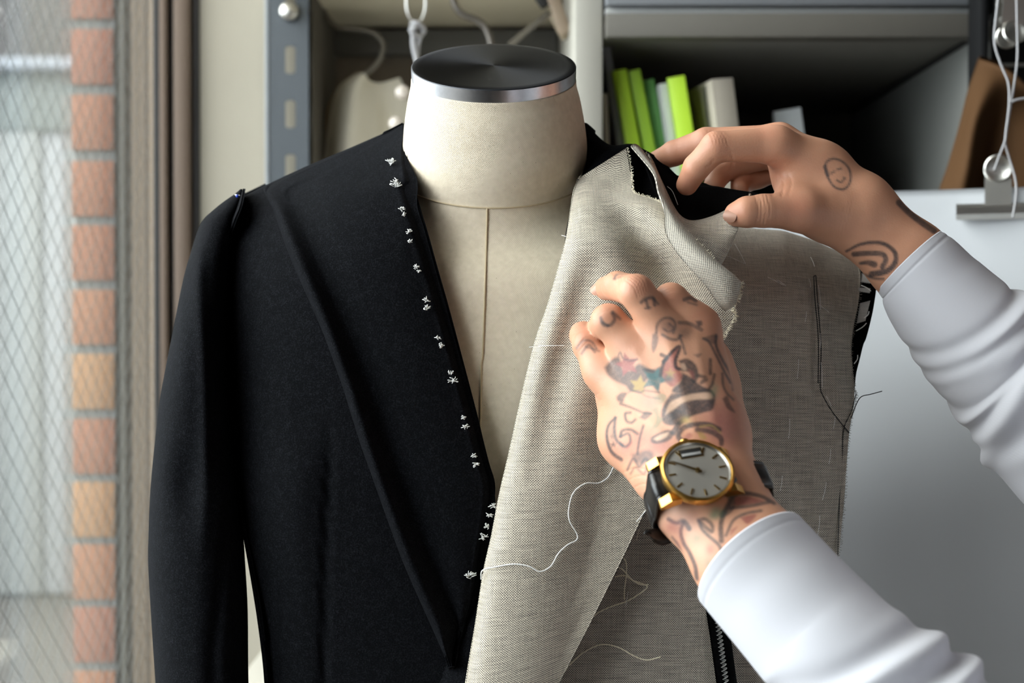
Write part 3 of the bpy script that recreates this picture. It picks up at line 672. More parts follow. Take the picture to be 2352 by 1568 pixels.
# seams
def ring_pt(i, k): return TV[i, k]
si = int(6.15 / 17 * 149)
sp = [TV[si, k] + np.array([0, -.0003, 0]) for k in range(2, 63)]
Geo().tube(sp, .00055, 6).obj('neck_seam', SEAM, form, smooth=True)
cpts = []
for i in range(si, 150):
    q = PIX(TV[i, 20:45]); xt = np.interp(q[:, 1], [490, 600, 720, 826, 832, 900, 990, 1090, 1250], [1119, 1116, 1112, 1108, 1105, 1104, 1103, 1106, 1108]); e = q[:, 0] - xt
    j = np.where(e[:-1] * e[1:] <= 0)[0]
    if len(j) and q[j[0], 1] < 1230: f = e[j[0]] / (e[j[0]] - e[j[0] + 1]); p = q[j[0]] * (1 - f) + q[j[0] + 1] * f; cpts.append((p[0], p[1], p[2] - .0003))
Geo().tube(PA(cpts), .0006, 6).obj('centre_seam', SEAM, form, smooth=True)
# cap
ti = math.radians(26)
cc = P(1134, 150, .900)
Mcap = frame(None, (1, 0, 0), (0, -math.sin(ti), math.cos(ti)), tuple(cc))
R = 189.5 / FOC * .9
nn = 128
def cap_part(name, prof, mat):
    V = []; UV_ = []; F = []
    for (r, h) in prof:
        for k in range(nn + 1):
            w = 2 * math.pi * k / nn; V.append(tuple(Mcap @ Vector((r * math.cos(w), r * math.sin(w), h)))); UV_.append((r, w * .05))
    F = gridfaces(len(prof), nn + 1, 0)
    if prof[0][0] < .9 * R + 1e-6 and name == 'neck_cap_band': F.append(tuple(range(nn - 1, -1, -1)))
    o = obj(name, V, F, mat, form, uv=UV_)
    bm = bmesh.new(); bm.from_mesh(o.data); bmesh.ops.remove_doubles(bm, verts=bm.verts[:], dist=1e-6); bmesh.ops.recalc_face_normals(bm, faces=bm.faces[:]); bm.to_mesh(o.data); bm.free(); return auto(o, 30)
tag(cap_part('neck_cap_band', [(R * .9, -.0098), (R - .0004, -.0098), (R, -.0094), (R, -.0008)], CAP_SIDE), 'bright brushed steel rim of the neck cap')
tag(cap_part('neck_cap', [(R, -.0008), (R - .0003, -.0003), (R - .0009, 0.0)] + [(R * f, 0.0) for f in (.9, .7, .5, .3, .12, .03, .0)], CAP_TOP), 'dark turned steel top of the neck cap')
# stand
IRON = plain('black_iron', (0.02, 0.02, 0.02), 0.5, 0.4)
g = Geo().tube([(-.013, .952, 1.0), (-.013, .952, .03)], .016, 20); auto(g.obj('pole', IRON, form))
Mb = frame(None, (1, 0, 0), (0, 0, 1), (-.013, .952, 0.0))
auto(Geo().lathe([(0, .004), (.18, .004), (.185, .012), (.17, .02), (.05, .032), (.025, .05), (0, .05)], 48, Mb).obj('round_base', IRON, form))

# ================================================================ JACKET
jac = empty('tailored_jacket', (-0.01, 0.93, 1.0)); tag(jac, 'unfinished black wool jacket with grey hair canvas, pinned on the dress form', 'jacket')
SH = [(930, 283), (880, 308), (800, 343), (700, 385), (610, 425), (555, 452), (505, 480), (470, 520)]
SHa = np.array(SH[::-1], float)
def sh_y(x): return np.interp(x, SHa[:, 0], SHa[:, 1])
def dL(x, y):
    u = np.clip((1125 - x) / 640.0, 0, 1); t = np.maximum(y - sh_y(np.minimum(x, 930)), 0)
    w = 1 - np.exp(-t / 120.0)
    low = np.clip((y - 1100) / 500.0, 0, 1) * .012
    return .945 - (.100 * np.sqrt(1 - u ** 4.5) + .003) * w + low
E_ = np.array([(931, 283), (928, 318), (928, 353), (944, 405), (964, 470), (985, 540), (1005, 613), (1030, 700), (1062, 820), (1096, 950), (1120, 1050), (1141, 1122), (1150, 1250), (1155, 1400), (1150, 1750)], float)
L_ = np.array([(607, 434), (632, 500), (662, 575), (694, 650), (740, 758), (790, 895), (832, 1030), (880, 1165), (925, 1285), (970, 1390), (1020, 1508), (1046, 1560), (1090, 1700)], float)
S_ = np.array([(555, 452), (500, 520), (480, 600), (482, 760), (500, 900), (520, 1000), (545, 1120), (560, 1225), (580, 1330), (597, 1430), (611, 1540), (622, 1750)], float)
# body front under the lapel: rows follow the height
rows = []
ys = list(range(470, 1760, 55))
ncol = 40
def body_row(y, back=True):
    xs_ = curve_at(S_, y); xe = curve_at(E_, y) - 6
    r = []
    for k in (3, 2, 1):
        r.append((xs_ + [0, 4, 22, 70][k], y, .945 + [0, .018, .045, .07][k]))
    for k in range(ncol):
        f = k / (ncol - 1); f = f ** 1.25
        x = xs_ + (xe - xs_) * f
        d = min(.945, dL(x, y))
        # dart seam
        xd = np.interp(y, [960, 1020, 1300, 1750], [766, 757, 748, 742]); a = np.clip((y - 960) / 120., 0, 1)
        d += a * (.0022 * math.exp(-((x - xd) / 10) ** 2) - .0035 * math.exp(-((x - xd + 55) / 50) ** 2))
        # hollow beside the armhole
        d += .002 * math.exp(-((x - 560) / 40.) ** 2 - ((y - 760) / 220.) ** 2)
        d -= .006 * math.exp(-((x - 640) / 60.) ** 2 - ((y - 1130) / 220.) ** 2)
        r.append((x, y, d))
    return r
for y in ys: rows.append(body_row(y))
# shoulder rows: keep column parameter, y from the shoulder line down to the first body row
first = rows[0]; top = []
for q, (fy, dd) in enumerate([(-0.45, .045), (-.10, .026), (0.0, .006), (.18, 0), (.42, 0), (.7, 0)]):
    rr = []
    for (x, y, d) in first:
        xx = min(x, 935); ysn = sh_y(xx); yy = ysn + (y - ysn) * max(fy, 0) + (30 if fy < -.2 else (4 if fy < 0 else 0))
        d0 = dL(xx, yy) if fy >= 0 else .945
        if d > .945: d0 = d
        rr.append((xx if fy < .5 else x, yy, d0 + dd))
    top.append(rr)
SHEETROWS = np.array(top + rows)
def nz_disp(amp, sc, seed=0):
    rs = np.random.RandomState(seed); K = rs.normal(size=(10, 3)) * sc; ph = rs.rand(10) * 6.28
    def f(G, Wd):
        return amp * sum(np.sin(Wd @ K[i] + ph[i]) for i in range(10)) / 4.
    return f
sheet('front_panel', SHEETROWS, 170, 150, WOOL, jac, 0.0016, disp=nz_disp(.0007, 30, 3))
# lapel: turned-back front with a soft rolled edge on the left
lr = []
for y in list(range(436, 1530, 42)) + [1530]:
    xl = curve_at(L_, y); xe = curve_at(E_, y) if y < 1122 else np.interp(y, [1122, 1180, 1270, 1380, 1470, 1535], [1141, 1130, 1106, 1084, 1052, 1040])
    w = xe - xl; r = []
    ro = 1.0 if y > 470 else .55
    for off, dd in ((14, .0035), (2, .0010), (0, -.0040 * ro), (4, -.0090 * ro), (12, -.0135 * ro), (24, -.0130 * ro), (44, -.0056), (64, -.0024)):
        x = xl + min(off, w * (off / 70.)); r.append((x, y, dL(xl + off, y) + dd))
    for f in np.linspace(.2, 1, 14):
        x = xl + 70 * (w > 90) * (1 - f) + w * f if w > 90 else xl + w * (.85 + .15 * f)
        x = min(x, xe); 
        d = dL(x, y) - .0032 - .004 * math.sin(math.pi * f) * (w > 90)
        if f > .93: d += .0045
        r.append((x, y, d))
    lr.append(r)
# bring the top of the lapel up over the shoulder line
t0 = [(min(x, 935), sh_y(min(x, 935)) - (2 if j > 3 else 0), .942 + (.004 if j < 2 else 0)) for j, (x, y, d) in enumerate(lr[0])]
mid = [((a[0] + b[0]) / 2, (a[1] + b[1]) / 2, dL((a[0] + b[0]) / 2, (a[1] + b[1]) / 2) - .004) for a, b in zip(t0, lr[0])]
tb = [(x, y + 14, d + .035) for x, y, d in t0]
for j in range(len(t0)):
    x, y, d = lr[0][j]
    if sh_y(min(x, 935)) > y - 3: lr[0][j] = (x, sh_y(min(x, 935)) + 10, d)
topr = []
SHy = np.array([p[1] for p in SH], float); SHx = np.array([p[0] for p in SH], float)
for y in (285, 305, 335, 370, 405):
    xl = np.interp(y, SHy, SHx); xe = curve_at(E_, y); w = xe - xl; r = []
    for j, (off, dd) in enumerate(((0, .022), (0, .010), (.012, .003), (.03, 0), (.06, 0), (.10, 0), (.16, 0), (.24, 0))):
        x = xl + w * off; r.append((x, y + (10 if j == 0 else 3 if j == 1 else 0), min(.944, dL(x, max(y, sh_y(min(x, 930))))) - .004 + dd))
    for f in np.linspace(.30, 1, 14):
        x = xl + w * f; r.append((x, y, dL(min(x, 932), max(y, sh_y(min(x, 930)))) - .0045 + (.004 if f > .97 else 0)))
    topr.append(r)
LAP = np.array(topr + lr)
lap = sheet('lapel', LAP, 150, 110, WOOL, jac, 0.0014, disp=nz_disp(.0006, 28, 5))
# collar edge at the back of the neck and back panel
bk = []
for f in np.linspace(0, 1, 9):
    y = 300 + f * 1500; r = []
    for u in np.linspace(-1, 1, 17):
        hw = np.interp(f, [0, .1, .2, .5, .7, 1], [420, 540, 560, 535, 500, 470]); x = 1130 + hw * u
        yy = y + (abs(u) ** 1.4 * 190 if f < .05 else abs(u) ** 1.4 * 190 * max(0, 1 - f * 4))
        r.append((x, yy, .975 + .085 * math.sqrt(max(0, 1 - abs(u) ** 2.4)) * min(1, .25 + f * 3)))
    bk.append(r)
sheet('back_panel', bk, 40, 50, WOOL, jac, 0.0016)
sheet('back_neck', [[(934, 280, .940), (950, 292, .958), (1040, 300, .978), (1135, 302, .985), (1230, 300, .978), (1320, 290, .955), (1338, 284, .938)],
                    [(920, 320, .955), (945, 340, .975), (1040, 350, .995), (1135, 352, 1.0), (1230, 350, .995), (1320, 340, .975), (1360, 330, .955)],
                    [(880, 400, .985), (930, 420, 1.0), (1040, 430, 1.015), (1135, 432, 1.02), (1230, 430, 1.015), (1330, 420, 1.0), (1400, 400, .985)]], 20, 50, WOOL, jac, 0.0016)
# sleeve
SL = [(434, 552, 557, .003), (446, 538, 557, .009), (462, 515, 555, .017), (482, 490, 551, .025), (505, 466, 545, .031), (535, 452, 538, .036), (580, 438, 530, .041), (640, 421, 525, .044), (760, 397, 521, .048), (900, 370, 524, .050), (1000, 357, 532, .050),
      (1130, 345, 549, .051), (1230, 341, 559, .051), (1290, 340, 563, .051), (1400, 346, 569, .050), (1568, 357, 571, .048), (1750, 372, 578, .046), (2000, 398, 585, .044), (2150, 412, 588, .043)]
SR = crs(np.array(SL, float), 170); ns = 96; V = []; UVs = []
for y, xl, xr, dr in SR:
    dc = np.interp(y, [434, 520, 700, 1000, 1500, 2150], [.944, .932, .915, .902, .892, .88])
    for k in range(ns):
        w = 2 * math.pi * k / ns; cx, cw = math.cos(w), math.sin(w)
        x = (xl + xr) / 2 + (xr - xl) / 2 * math.copysign(abs(cx) ** .9, cx)
        dd = -dr * math.copysign(abs(cw) ** .85, cw)
        fr = max(cw, 0)
        if y > 520 and fr > 0:
            a = min(1, (y - 520) / 120.)
            xf = np.interp(y, [520, 640, 800, 900, 1000, 1150, 1400], [452, 455, 467, 474, 474, 470, 455])
            dd += fr * a * (-.0040 * math.exp(-((x - xf) / 16) ** 2) + .0010 * math.exp(-((x - xf - 34) / 24) ** 2)) * np.interp(y, [520, 1050, 1300], [1, 1, .15])
            xs2 = np.interp(y, [1150, 1300, 1500], [530, 512, 490]); dd += fr * .0025 * math.exp(-((x - xs2) / 14) ** 2) * np.clip((y - 1150) / 80, 0, 1)
            dd += fr * .008 * math.exp(-((y - 1110) / 90.) ** 2 - ((x - 430) / 45.) ** 2)
        V.append(P(x, y, dc + dd)); UVs.append((w * .05, y * .00027))
F = gridfaces(170, ns, 0, closed=True); F.append(tuple(range(ns - 1, -1, -1)))
slv = obj('sleeve', V, F, WOOL, jac, uv=UVs)
bm = bmesh.new(); bm.from_mesh(slv.data); bmesh.ops.recalc_face_normals(bm, faces=bm.faces[:]); bm.to_mesh(slv.data); bm.free()
# seam allowance standing up along the armhole, with its spike and a blue pin head
sa = [[(558, 433, .930), (558.5, 434, .938), (556, 440, .946)], [(556, 450, .918), (552, 453, .930), (540, 458, .944)], [(549, 478, .906), (543, 480, .918), (530, 484, .938)], [(538, 505, .902), (531, 506, .912), (515, 510, .932)], [(527, 540, .906), (520, 541, .912), (505, 545, .925)],
      [(521, 580, .915), (514, 582, .918), (500, 586, .924)], [(517, 630, .925), (510, 632, .926), (498, 636, .928)]]
sheet('armhole_seam', sa, 60, 14, WOOL, jac, 0.0016)
Geo().tube([P(540, 447, .925), P(552, 449, .922)], .0004, 6).obj('pin', CHROME, jac, smooth=True)
PINB = plain('blue_pin_head', (0.02, 0.06, 0.45), 0.25)
Mk = frame(None, (1, 0, 0), (0, -1, 0), tuple(P(545, 450, .919)))
Geo().lathe([(0, -.0011), (.0008, -.0008), (.0011, 0), (.0008, .0008), (0, .0011)], 12, Mk).obj('pin_head', PINB, jac, smooth=True)
Mk = None
# the small pleat tip that stands up on the shoulder
sheet('pleat_tip', [[(604, 433, .940), (609, 431.5, .937), (616, 434, .940)], [(605, 440, .938), (612, 440, .932), (622, 445, .938)], [(608, 450, .936), (616, 452, .930), (628, 458, .936)]], 12, 12, WOOL, jac, 0.0014)
# strip of the other front edge, lower middle
sheet('facing_edge', [[(1122, 1180, .850), (1150, 1180, .846), (1190, 1180, .842)], [(1108, 1290, .850), (1140, 1290, .846), (1170, 1290, .842)], [(1082, 1380, .851), (1110, 1380, .846), (1150, 1380, .842)], [(1048, 1460, .852), (1085, 1460, .846), (1130, 1460, .842)],
                      [(1008, 1568, .853), (1050, 1568, .846), (1100, 1568, .842)], [(960, 1720, .854), (1010, 1720, .846), (1070, 1720, .842)]], 40, 16, WOOL, jac, 0.0014)
# ---- right front covered with hair canvas
def shr_y(x): return np.interp(x, [1330, 1400, 1480, 1560, 1640, 1700, 1800, 1870, 1975, 2050], [395, 405, 440, 480, 512, 522, 530, 552, 600, 640])
RE = np.array([(1966, 602), (1976, 628), (1975, 680), (1964, 740), (1955, 790), (1958, 850), (1962, 890), (1967, 912), (1958, 950), (1951, 995), (1945, 1070), (1940, 1150), (1933, 1220), (1927, 1280), (1914, 1400), (1900, 1570), (1885, 1750)], float)
def dR(x, y):
    u = np.clip((x - 1125) / 960.0, 0, 1); t = np.maximum(y - shr_y(x), 0); w = 1 - np.exp(-t / 90.)
    return .945 - (.094 * np.sqrt(1 - u ** 2.4) + .010) * w
cr_ = []
for fy in np.concatenate([[-.02, 0, .02, .05, .09], np.linspace(.14, 1, 24)]):
    r = []
    for fx in np.linspace(0, 1, 34):
        yb_ = 1750; x0 = np.interp(fy, [0, .1, .5, 1], [1345, 1330, 1240, 1180])
        yref = 520 + fy * (yb_ - 520)
        xr = curve_at(RE, max(602, min(1750, 602 + (1750 - 602) * max(fy, 0))))
        x = x0 + (xr - x0) * fx; ys0 = shr_y(x); y = ys0 + (yb_ - ys0) * max(fy, 0)
        d = dR(x, y) + (.03 if fy < -.01 else 0)
        # soft drape of the canvas
        d += .0025 * math.sin(y / 95. + x / 160.) * min(1, max(0, fy) * 6) + .006 * math.exp(-((x - 1880 + (y - 1000) * .02) / 30.) ** 2) * .25
        r.append((x, y + (10 if fy < -.01 else 0), d))
    cr_.append(r)
canvas = sheet('canvas_panel', cr_, 150, 130, CANVAS_D, jac, 0.001, rot=0.03)
# black wool under the armhole edge, with white check scraps and zigzag
wu = [[(1900, 585, .885), (1975, 605, .886), (1998, 622, .888)], [(1900, 640, .880), (1970, 640, .884), (2012, 655, .887)], [(1900, 700, .880), (1965, 690, .882), (2009, 690, .886)], [(1900, 730, .880), (1960, 725, .882), (2002, 728, .886)], [(1900, 770, .880), (1955, 770, .882), (1990, 775, .886)],
      [(1900, 790, .880), (1950, 795, .882), (1983, 792, .886)], [(1900, 820, .880), (1950, 825, .882), (1974, 828, .886)], [(1900, 850, .880), (1950, 852, .882), (1966, 862, .884)], [(1900, 900, .882), (1940, 905, .882), (1962, 912, .884)]]
wu = [[(x, y, dR(1960, y) + .004 + (j * .001)) for j, (x, y, d) in enumerate(r)] for r in wu]
sheet('armhole_edge', wu, 40, 14, WOOL_IN, jac, 0.0014)
SCRAP = weave_mat('white_scrap', (0.55, 0.53, 0.50), (0.30, 0.29, 0.28), 0.0012)
for pl_ in ([[(1979, 626), (2000, 640)], [(1977, 646), (1999, 650)]], [[(1976, 696), (1999, 690)], [(1968, 742), (1988, 736)]], [[(1972, 660), (1999, 662)], [(1972, 668), (1998, 672)]]):
    sheet('check_scrap', [[(x, y, dR(1960, y) + .0025) for x, y in r] for r in pl_], 6, 6, SCRAP, jac, 0.0005)
def thr(name, pts, r=.00025, mat=THREAD, par=None, off=-.0010, fn=None, n=None):
    fn = fn or dR
    a = [(x, y, fn(x, y) + off) if len(q) == 2 else tuple(q) for q in pts for (x, y) in [q[:2]]]
    return Geo().tube(crs(PA(a), n or max(4, len(a) * 6)), r, 5).obj(name, mat, par or jac, smooth=True)
# black double stitch line of the canvas dart
st1 = [(1869, 634), (1872, 690), (1877, 740), (1880, 800), (1879, 880)]; st2 = [(1874, 634), (1878, 690), (1882, 740), (1886, 800), (1884, 884), (1891, 910), (1915, 950), (1950, 994)]
def offs(pts, dx): return [(x + dx, y) for x, y in pts]
thr('seam_stitching', st1, .00035, THREAD_K, off=-.0022); thr('seam_stitching', st2, .00035, THREAD_K, off=-.0022); thr('seam_stitching', [(1869, 634), (1874, 633)], .00035, THREAD_K, off=-.0022)
thr('seam_stitching', [(1966, 905), (1955, 945), (1938, 986), (1934, 1060), (1928, 1150), (1924, 1280)], .0003, THREAD_K, off=-.0020)
thr('loose_thread', [(1955, 960, .868), (1966, 930, .862), (1978, 911, .858), (2000, 905, .856), (2026, 898, .853)], .0003, THREAD_K)
bast = [((1862, 590), (1871, 612)), ((1784, 642), (1806, 657)), ((1880, 655), (1885, 712)), ((1877, 697), (1904, 717)), ((1852, 715), (1849, 740)), ((1884, 765), (1884, 800)), ((1834, 825), (1831, 870)), ((1886, 832), (1889, 890)), ((1898, 910), (1909, 932)), ((1918, 955), (1914, 985)), ((1814, 962), (1811, 1008)), ((1908, 1030), (1904, 1065)),
        ((1797, 1092), (1792, 1127)), ((1898, 1107), (1889, 1148)), ((1883, 1183), (1878, 1230)), ((1688, 560), (1712, 605)), ((1763, 636), (1800, 655)), ((1664, 585), (1712, 606)), ((1858, 640), (1862, 660))]
for a, b in bast: thr('basting_thread', [a, ((a[0] + b[0]) / 2 + 1, (a[1] + b[1]) / 2), b], .00016, THREAD, off=-.0024)
for (x0, y0, x1, y1) in ((1978, 655, 2000, 668), (1985, 730, 1996, 715), (1966, 760, 1990, 742), (1962, 835, 1970, 815)):
    thr('frayed_thread', [(x0, y0), ((x0 + x1) / 2 + 3, (y0 + y1) / 2), (x1, y1)], .0003, THREAD, off=-.001, fn=lambda x, y: dR(1960, y))
# black tape with white zigzag at the bottom
def tapex(y): return np.interp(y, [1380, 1408, 1568, 1750], [1617, 1623, 1645, 1672])
sheet('black_tape', [[(tapex(y) + w, y, dR(1650, y) - .0028 - (.0004 if 0 < k < 3 else 0)) for k, w in enumerate((0, 15, 32, 48))] for y in (1340, 1400, 1460, 1520, 1580, 1650, 1750)], 30, 8, WOOL_IN, jac, 0.0008)
zz = []; zz2 = []
for k, y in enumerate(np.arange(1380, 1640, 4.6)):
    zz.append((tapex(y) + (22 if k % 2 else 34) - 6, y)); zz2.append((tapex(y) + (36 if k % 2 else 26) - 6, y + 2))
for z_ in (zz, zz2): Geo().tube(PA([(x, y, dR(1650, y) - .0042) for x, y in z_]), .00016, 5).obj('zigzag_stitch', THREAD, jac)
# ---- the turned back canvas lapel
CLl = np.array([(1336, 408), (1322, 428), (1312, 470), (1304, 520), (1296, 560), (1275, 635), (1245, 740), (1222, 805), (1197, 910), (1172, 1020), (1147, 1130), (1128, 1230), (1110, 1310), (1093, 1420), (1070, 1568), (1048, 1740)], float)
CLr = np.array([(1440, 336), (1447, 395), (1455, 440), (1508, 446), (1530, 480), (1690, 715), (1678, 745), (1640, 830), (1560, 1000), (1482, 1170), (1442, 1255), (1405, 1330), (1371, 1402), (1335, 1470), (1298, 1540), (1270, 1600), (1200, 1740)], float)
def dC(x, y):
    xl = np.interp(y, CLl[:, 1], CLl[:, 0]); w = np.clip((x - xl) / 260.0, 0, 1)
    base = np.interp(y, [400, 470, 560, 700, 900, 1200, 1568, 1750], [.878, .852, .832, .822, .818, .816, .818, .822])
    return base + .012 * np.exp(-(x - xl) / 14.0) - .006 * np.sin(np.pi * np.minimum(w * 1.1, 1)) + .004 * w
# crest of the pinched top runs from (1440,336) toward (1690,660)
rowdef = []
def lerp(a, b, t): return (a[0] + (b[0] - a[0]) * t, a[1] + (b[1] - a[1]) * t)
LR = [  # left point, right point of each row
    ((1336, 405), (1441, 338)), ((1328, 414), (1447, 375)), ((1323, 425), (1452, 405)), ((1317, 445), (1457, 440)), ((1311, 475), (1527, 466)), ((1305, 515), (1545, 505)), ((1297, 558), (1580, 558)), ((1284, 605), (1622, 615)),
    ((1270, 655), (1660, 672)), ((1252, 715), (1686, 722)), ((1232, 770), (1670, 768)), ((1212, 845), (1636, 836)), ((1190, 940), (1590, 935)), ((1168, 1040), (1540, 1045)), ((1146, 1135), (1492, 1150)), ((1128, 1230), (1447, 1245)), ((1110, 1310), (1407, 1327)), ((1092, 1425), (1352, 1437)), ((1070, 1568), (1286, 1563)), ((1048, 1740), (1190, 1740))]
crow = []
for (a, b) in LR:
    r = []
    for q, t in enumerate(np.concatenate([[-.001, 0, .006, .018, .04], np.linspace(.07, 1, 26)])):
        x, y = lerp(a, b, max(t, 0))
        if t < 0: r.append((x + 7, y, dC(x, y) + .012)); continue
        d = dC(x, y)
        # valley from the top-left corner down to the lower right and the lit crest beside it
        s = ((x - 1335) * .64 + (y - 420) * .77); pv = (x - 1335) * .77 - (y - 420) * .64          # along / across a 50 degree axis
        a_ = np.clip((s - 30) / 160., 0, 1) * np.clip((440 - s) / 160., 0, 1)
        d += .010 * a_ * math.exp(-((pv - 20) / 38.) ** 2) - .010 * a_ * math.exp(-((pv - 95) / 45.) ** 2)
        d += .006 * math.exp(-((x - xl_ if False else x - np.interp(y, CLl[:, 1], CLl[:, 0]) - 75) / 40.) ** 2) * np.clip((y - 560) / 120., 0, 1) * np.clip((1150 - y) / 300., 0, 1)
        r.append((x, y, d))
    crow.append(r)
clap = sheet('canvas_lapel', crow, 180, 130, CANVAS_L, jac, 0.0011, rot=0.0)
tag(clap, 'lighter grey canvas turned back as a wide lapel')
# folded flap with the twill side showing: from the peak down to the right, lit crest on its upper edge
fl = [[(1449, 334, .870), (1457, 330, .872), (1467, 334, .877), (1478, 346, .884)],
      [(1500, 396, .848), (1505, 391, .851), (1511, 396, .858), (1517, 410, .868)],
      [(1513, 440, .836), (1520, 442, .838), (1527, 449, .842), (1534, 462, .850)],
      [(1526, 482, .822), (1540, 485, .822), (1552, 495, .827), (1561, 508, .838)],
      [(1530, 540, .812), (1568, 540, .808), (1598, 550, .812), (1612, 566, .826)],
      [(1570, 600, .806), (1612, 592, .800), (1645, 598, .803), (1660, 614, .818)],
      [(1620, 656, .804), (1655, 640, .797), (1688, 636, .799), (1704, 648, .812)],
      [(1650, 700, .806), (1672, 688, .799), (1692, 672, .799), (1704, 652, .808)],
      [(1668, 716, .808), (1681, 710, .802), (1692, 694, .801), (1702, 668, .806)]]
TWILL = weave_mat('canvas_twill_side', (0.62, 0.57, 0.47), (0.15, 0.14, 0.135), 0.0016, slub=0.15, thr=-.12)
sheet('canvas_flap', fl, 70, 26, TWILL, jac, 0.0011, rot=0.8)
# black wool seen inside the pinched loop
sheet('loop_lining', [[(1441, 340, .872), (1452, 336, .878), (1466, 342, .882), (1480, 352, .886)], [(1449, 385, .872), (1462, 385, .880), (1480, 388, .882), (1500, 404, .880)], [(1452, 420, .870), (1468, 425, .876), (1488, 430, .874), (1510, 440, .868)], [(1450, 448, .864), (1475, 455, .866), (1500, 462, .862), (1522, 480, .854)]], 24, 20, WOOL_IN, jac, 0.001)
# band of black wool from the neck to the raised loop, and behind the fingers
sheet('neck_edge_wool', [[(1336, 283, .935), (1346, 282, .936), (1356, 289, .938), (1368, 300, .942)], [(1345, 320, .925), (1352, 312, .926), (1366, 305, .930), (1370, 318, .934)], [(1348, 360, .915), (1365, 335, .915), (1385, 325, .920), (1402, 336, .930)], [(1335, 405, .898), (1362, 372, .898), (1398, 345, .902), (1442, 330, .912)],
                         [(1318, 440, .880), (1350, 405, .885), (1405, 368, .893), (1465, 338, .905)], [(1306, 500, .862), (1345, 470, .870), (1400, 420, .880), (1450, 380, .895)], [(1298, 560, .852), (1340, 540, .860), (1400, 500, .870), (1450, 440, .885)]], 40, 30, WOOL, jac, 0.0014)
sheet('held_wool', [[(1462, 334, .892), (1485, 345, .892), (1520, 368, .890), (1548, 398, .890), (1556, 404, .895)], [(1480, 372, .880), (1510, 385, .882), (1545, 410, .884), (1590, 425, .888), (1640, 425, .895)], [(1508, 440, .862), (1530, 440, .868), (1570, 440, .876), (1650, 432, .884), (1740, 442, .872)],
                    [(1530, 478, .852), (1555, 490, .860), (1600, 490, .868), (1660, 470, .874), (1712, 452, .868)], [(1560, 505, .850), (1585, 512, .856), (1620, 505, .864), (1665, 490, .868), (1700, 462, .866)], [(1585, 530, .856), (1600, 528, .860), (1625, 520, .866), (1665, 500, .868), (1695, 470, .866)]], 50, 50, WOOL_IN, jac, 0.0014, disp=nz_disp(.0006, 60, 9))
# canvas V held by the thumb
sheet('held_canvas', [[(1490, 352, .880), (1502, 372, .884), (1514, 400, .888), (1524, 425, .888)], [(1510, 410, .862), (1524, 425, .868), (1540, 452, .876), (1552, 470, .878)], [(1532, 480, .842), (1548, 482, .850), (1568, 498, .862), (1580, 505, .866)], [(1560, 525, .836), (1585, 520, .842), (1610, 508, .852), (1632, 497, .860)], [(1590, 565, .836), (1622, 545, .838), (1655, 510, .846), (1690, 470, .854)],
                      [(1618, 605, .838), (1652, 570, .836), (1685, 515, .841), (1708, 458, .848)], [(1640, 615, .842), (1662, 590, .838), (1692, 530, .839), (1722, 445, .842)], [(1634, 640, .848), (1662, 600, .842), (1690, 540, .8405), (1724, 444, .842)]], 60, 36, CANVAS_D, jac, 0.0010, rot=0.5)
# frayed cut edges
def fray(name, pts, n, l, mat, rr=.00016, ang=0.0, sd=1):
    rs = np.random.RandomState(sd); g = Geo(); c = crs(np.array(pts, float), n); tn = np.gradient(c, axis=0)
    for i in range(n):
        t = tn[i, :2] / (np.linalg.norm(tn[i, :2]) + 1e-9); nn_ = np.array([-t[1], t[0]]); a = ang + rs.normal() * .5; ln = l * (.4 + rs.rand())
        d = nn_ * math.cos(a) + t * math.sin(a); e = c[i, :2] + d * ln; m_ = (c[i, :2] + e) / 2 + rs.normal(size=2) * ln * .15; dd = rs.normal() * .0006
        g.tube(PA([(*(c[i, :2] - d * 2), c[i, 2]), (*m_, c[i, 2] - .0006 + dd), (*e, c[i, 2] - .001 + dd)]), rr, 4)
    o = g.obj(name, mat, jac); o['kind'] = 'stuff'; return o
fray('frayed_edge', [(1704, 648, .806), (1697, 680, .801), (1682, 712, .802), (1690, 722, .806), (1678, 745, .812), (1660, 775, .816)], 70, 7, THREAD_C, ang=math.pi, sd=3)
fray('frayed_edge', [(1480, 352, .8835), (1500, 385, .872), (1511, 415, .866), (1520, 445, .846), (1545, 495, .832), (1590, 545, .815), (1640, 592, .803)], 90, 5, THREAD_C, ang=math.pi, sd=4)
fray('frayed_edge', [(1441, 340, .872), (1449, 385, .864), (1453, 420, .857), (1457, 442, .853), (1490, 452, .845), (1525, 467, .838)], 60, 4, THREAD_C, ang=math.pi, sd=5)
fray('frayed_edge', [(1490, 1150, .822), (1447, 1245, .822), (1405, 1330, .824), (1350, 1438, .826), (1300, 1535, .826)], 120, 4, plain('dark_fibre', (0.07, 0.065, 0.06), .8), ang=math.pi, sd=6)
fray('frayed_edge', [tuple(p) + (float(dR(p[0], p[1])),) for p in RE[:15]], 160, 4, plain('grey_fibre', (0.20, 0.18, 0.155), .8), ang=math.pi, sd=7)
